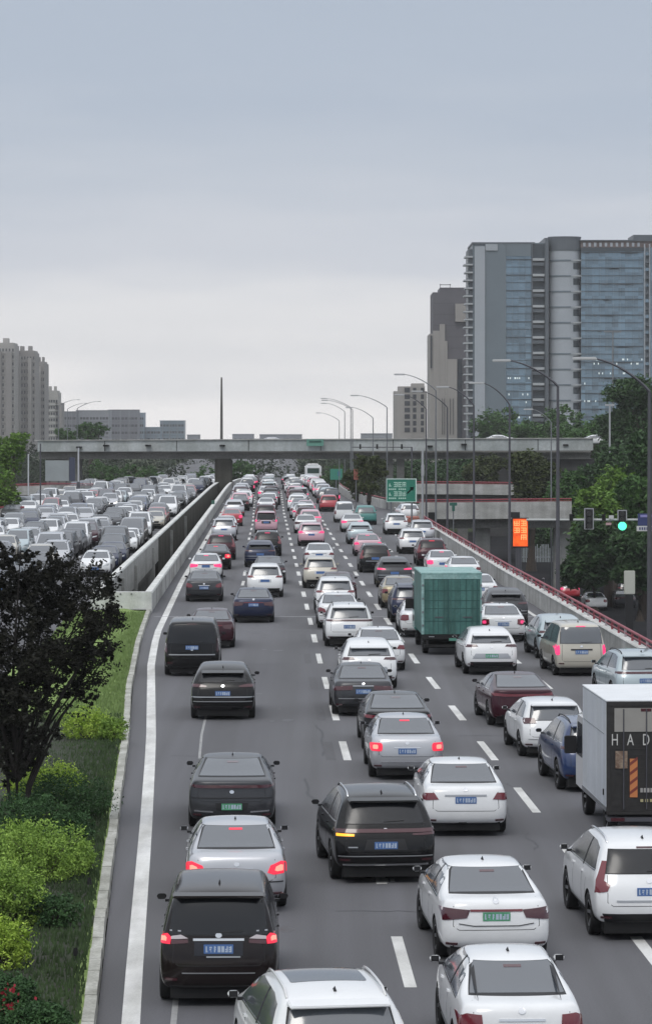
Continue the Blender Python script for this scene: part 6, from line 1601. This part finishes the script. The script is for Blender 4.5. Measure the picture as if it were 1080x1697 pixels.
MB().box(-W/2+.25, W/2-.25, .1, 5.2, .42, .56).obj('chassis', under_m, t)
for sx in (-1, 1): MB().box(min(sx*.7, sx*.98), max(sx*.7, sx*.98), -.07, -.051, .43, .50).obj('tail_light', tail_dark, t)
b = MB(); b.box(-W/2-.014, -W/2-.001, .06, 3.85, Z0, Z0+.09); b.box(-W/2-.012, -W/2-.001, .4, 3.6, 2.2, 2.206); b.obj('side_rail', steel, t)
MB().box(-W/2-.02, -W/2-.001, .42, .50, Z0+.3, Z0+.42).obj('side_marker', black_pl, t)
truck_wheels(t, W-.1, (.95, 4.4), .38, True); cab(t, 2.0, 4.0, 5.5, .5, 2.2, PAINTS['white'])

# teal truck
d = CH*F/385 - .3; X = XD(748, d)
t = thing('box_truck', 'teal green box truck with double rear doors in the middle of the right lanes', 'truck', (X, d, 0), .028, GO)
tl = layered('container_teal', (.045, .145, .13), (.07, .195, .175), 1.2, 10, rough=.55, bump=.08, amt=.3, streak=((5, 5, .3), .3)); tll = layered('container_teal_pale', (.20, .36, .35), (.30, .46, .44), 1.5, 10, rough=.6)
W = 2.26; Z0, Z1 = .78, 3.02
MB().box(-W/2, W/2, .06, 4.6, Z0, Z1).obj('cargo_box', tl, t, bevel=.02)
MB().box(-W/2-.02, W/2+.02, .0, 4.62, Z1+.002, Z1+.06).obj('roof_sheet', tll, t, bevel=.015)
b = MB(); b.box(-W/2, -W/2+.10, 0, .058, Z0, Z1); b.box(W/2-.06, W/2, 0, .058, Z0, Z1); b.box(-W/2+.102, W/2-.062, -.004, .056, Z1-.17, Z1-.002); b.obj('rear_frame', tll, t)
for x0_, x1_ in ((-W/2+.105, -.03), (-.024, W/2-.065)):
    dr = MB().box(x0_, x1_, .015, .055, Z0+.004, Z1-.175).obj('rear_door', tl, t)
    b = MB()
    for z in (Z0+.48, Z0+.95, Z0+1.25, Z0+1.62): b.box(x0_+.01, x1_-.01, .004, .0145, z, z+.025)
    for q in (.22, .42, .64): xx = lerp(x0_, x1_, q+.1); b.box(xx, xx+.018, .006, .0142, Z0+.02, Z1-.19)
    b.obj('door_ribs', mat('teal_shadow', (.02, .08, .075), .6), dr)
    MB().box(lerp(x0_, x1_, .4), lerp(x0_, x1_, .72), -.012, .003, Z0+.62, Z0+.66).obj('handle', steel_d, dr)
    MB().tube([(lerp(x0_, x1_, .9), -.01, Z0+.03), (lerp(x0_, x1_, .9), -.01, Z1-.2)], .013, 6).obj('lock_bar', mat('teal_dark', (.03, .10, .10), .5), dr)
for q in range(4): MB().box(-W/2+.02, -W/2+.09, -.025, -.001, Z0+.3+.5*q, Z0+.37+.5*q).obj('hinge', steel, t)
for q in range(4): MB().box(W/2-.05, W/2+.01, -.025, -.001, Z0+.3+.5*q, Z0+.37+.5*q).obj('hinge', steel, t)
MB().box(-W/2+.02, W/2-.02, -.03, .2, .60, .775).obj('rear_sill', under_m, t)
MB().box(-W/2+.1, W/2-.1, -.02, .1, .30, .40).obj('rear_bumper', under_m, t)
for x in (-.9, .9): MB().box(x-.05, x+.05, 0, .1, .4, .6).obj('bumper_bracket', under_m, t)
for x in (-.75, .55): MB().box(x-.1, x+.1, -.045, -.031, .68, .71).obj('marker_lamp', trim_m, t)
MB().box(-.1, .34, -.06, -.045, .54, .64).obj('number_plate', mat('plate_dull_green', (.10, .28, .22), .5), t)
MB().box(-W/2+.3, W/2-.3, .2, 6.4, .5, .7).obj('chassis', under_m, t)
MB().box(-W/2+.12, W/2-.12, 1.5, 1.56, .16, .6).obj('mud_flap', under_m, t)
truck_wheels(t, W-.1, (1.1, 5.5), .42, True); cab(t, 2.2, 4.9, 6.6, .6, 2.5, PAINTS['tealcab'])

# bus
d = 528; X = XD(519, d)
t = thing('bus', 'white bus with large dark rear window far up the road', 'bus', (X, d, rz(d)), .019, GO)
MB().box(-1.45, 1.45, 0, 10.5, .35, 3.15).obj('body', PAINTS['white'], t, bevel=.22)
MB().box(-1.08, 1.08, -.02, .1, 1.75, 2.75).obj('rear_window', mat('bus_glass', (.02, .05, .04), .25), t, bevel=.05)
MB().box(-.95, .95, 1, 9, 3.152, 3.4).obj('roof_unit', PAINTS['pearl'], t, bevel=.08)
for sx in (-1, 1):
    MB().box(min(sx*1.05, sx*1.35), max(sx*1.05, sx*1.35), -.02, .05, .9, 1.4).obj('tail_light', tail_off, t)
    MB().box(min(sx*1.452, sx*1.46), max(sx*1.452, sx*1.46), .8, 9.8, 1.7, 2.6).obj('side_window', glass_t, t)
MB().box(-1.1, 1.1, -.03, .02, .5, .8).obj('bumper', trim_m, t)
truck_wheels(t, 2.7, (2.5, 8.2), .48)

# ------------------------------------------------------------------ haze: one closed box round the scene
hz = MB().box(-2600, 2600, -80, 2700, LOWZ-1.6, 75).obj('haze', mat('haze_air', (1, 1, 1)))
hz['kind'] = 'stuff'; hz['label'] = 'thin grey haze in the distance'
hm = bpy.data.materials.new('haze_air_volume'); hm.use_nodes = True; hn = hm.node_tree; hn.nodes.clear()
ho = hn.nodes.new('ShaderNodeOutputMaterial'); hv = hn.nodes.new('ShaderNodeVolumePrincipled')
hv.inputs['Color'].default_value = (1, 1, 1, 1); hv.inputs['Density'].default_value = .00014; hv.inputs['Anisotropy'].default_value = .2
hn.links.new(hv.outputs[0], ho.inputs['Volume']); hz.data.materials.clear(); hz.data.materials.append(hm)
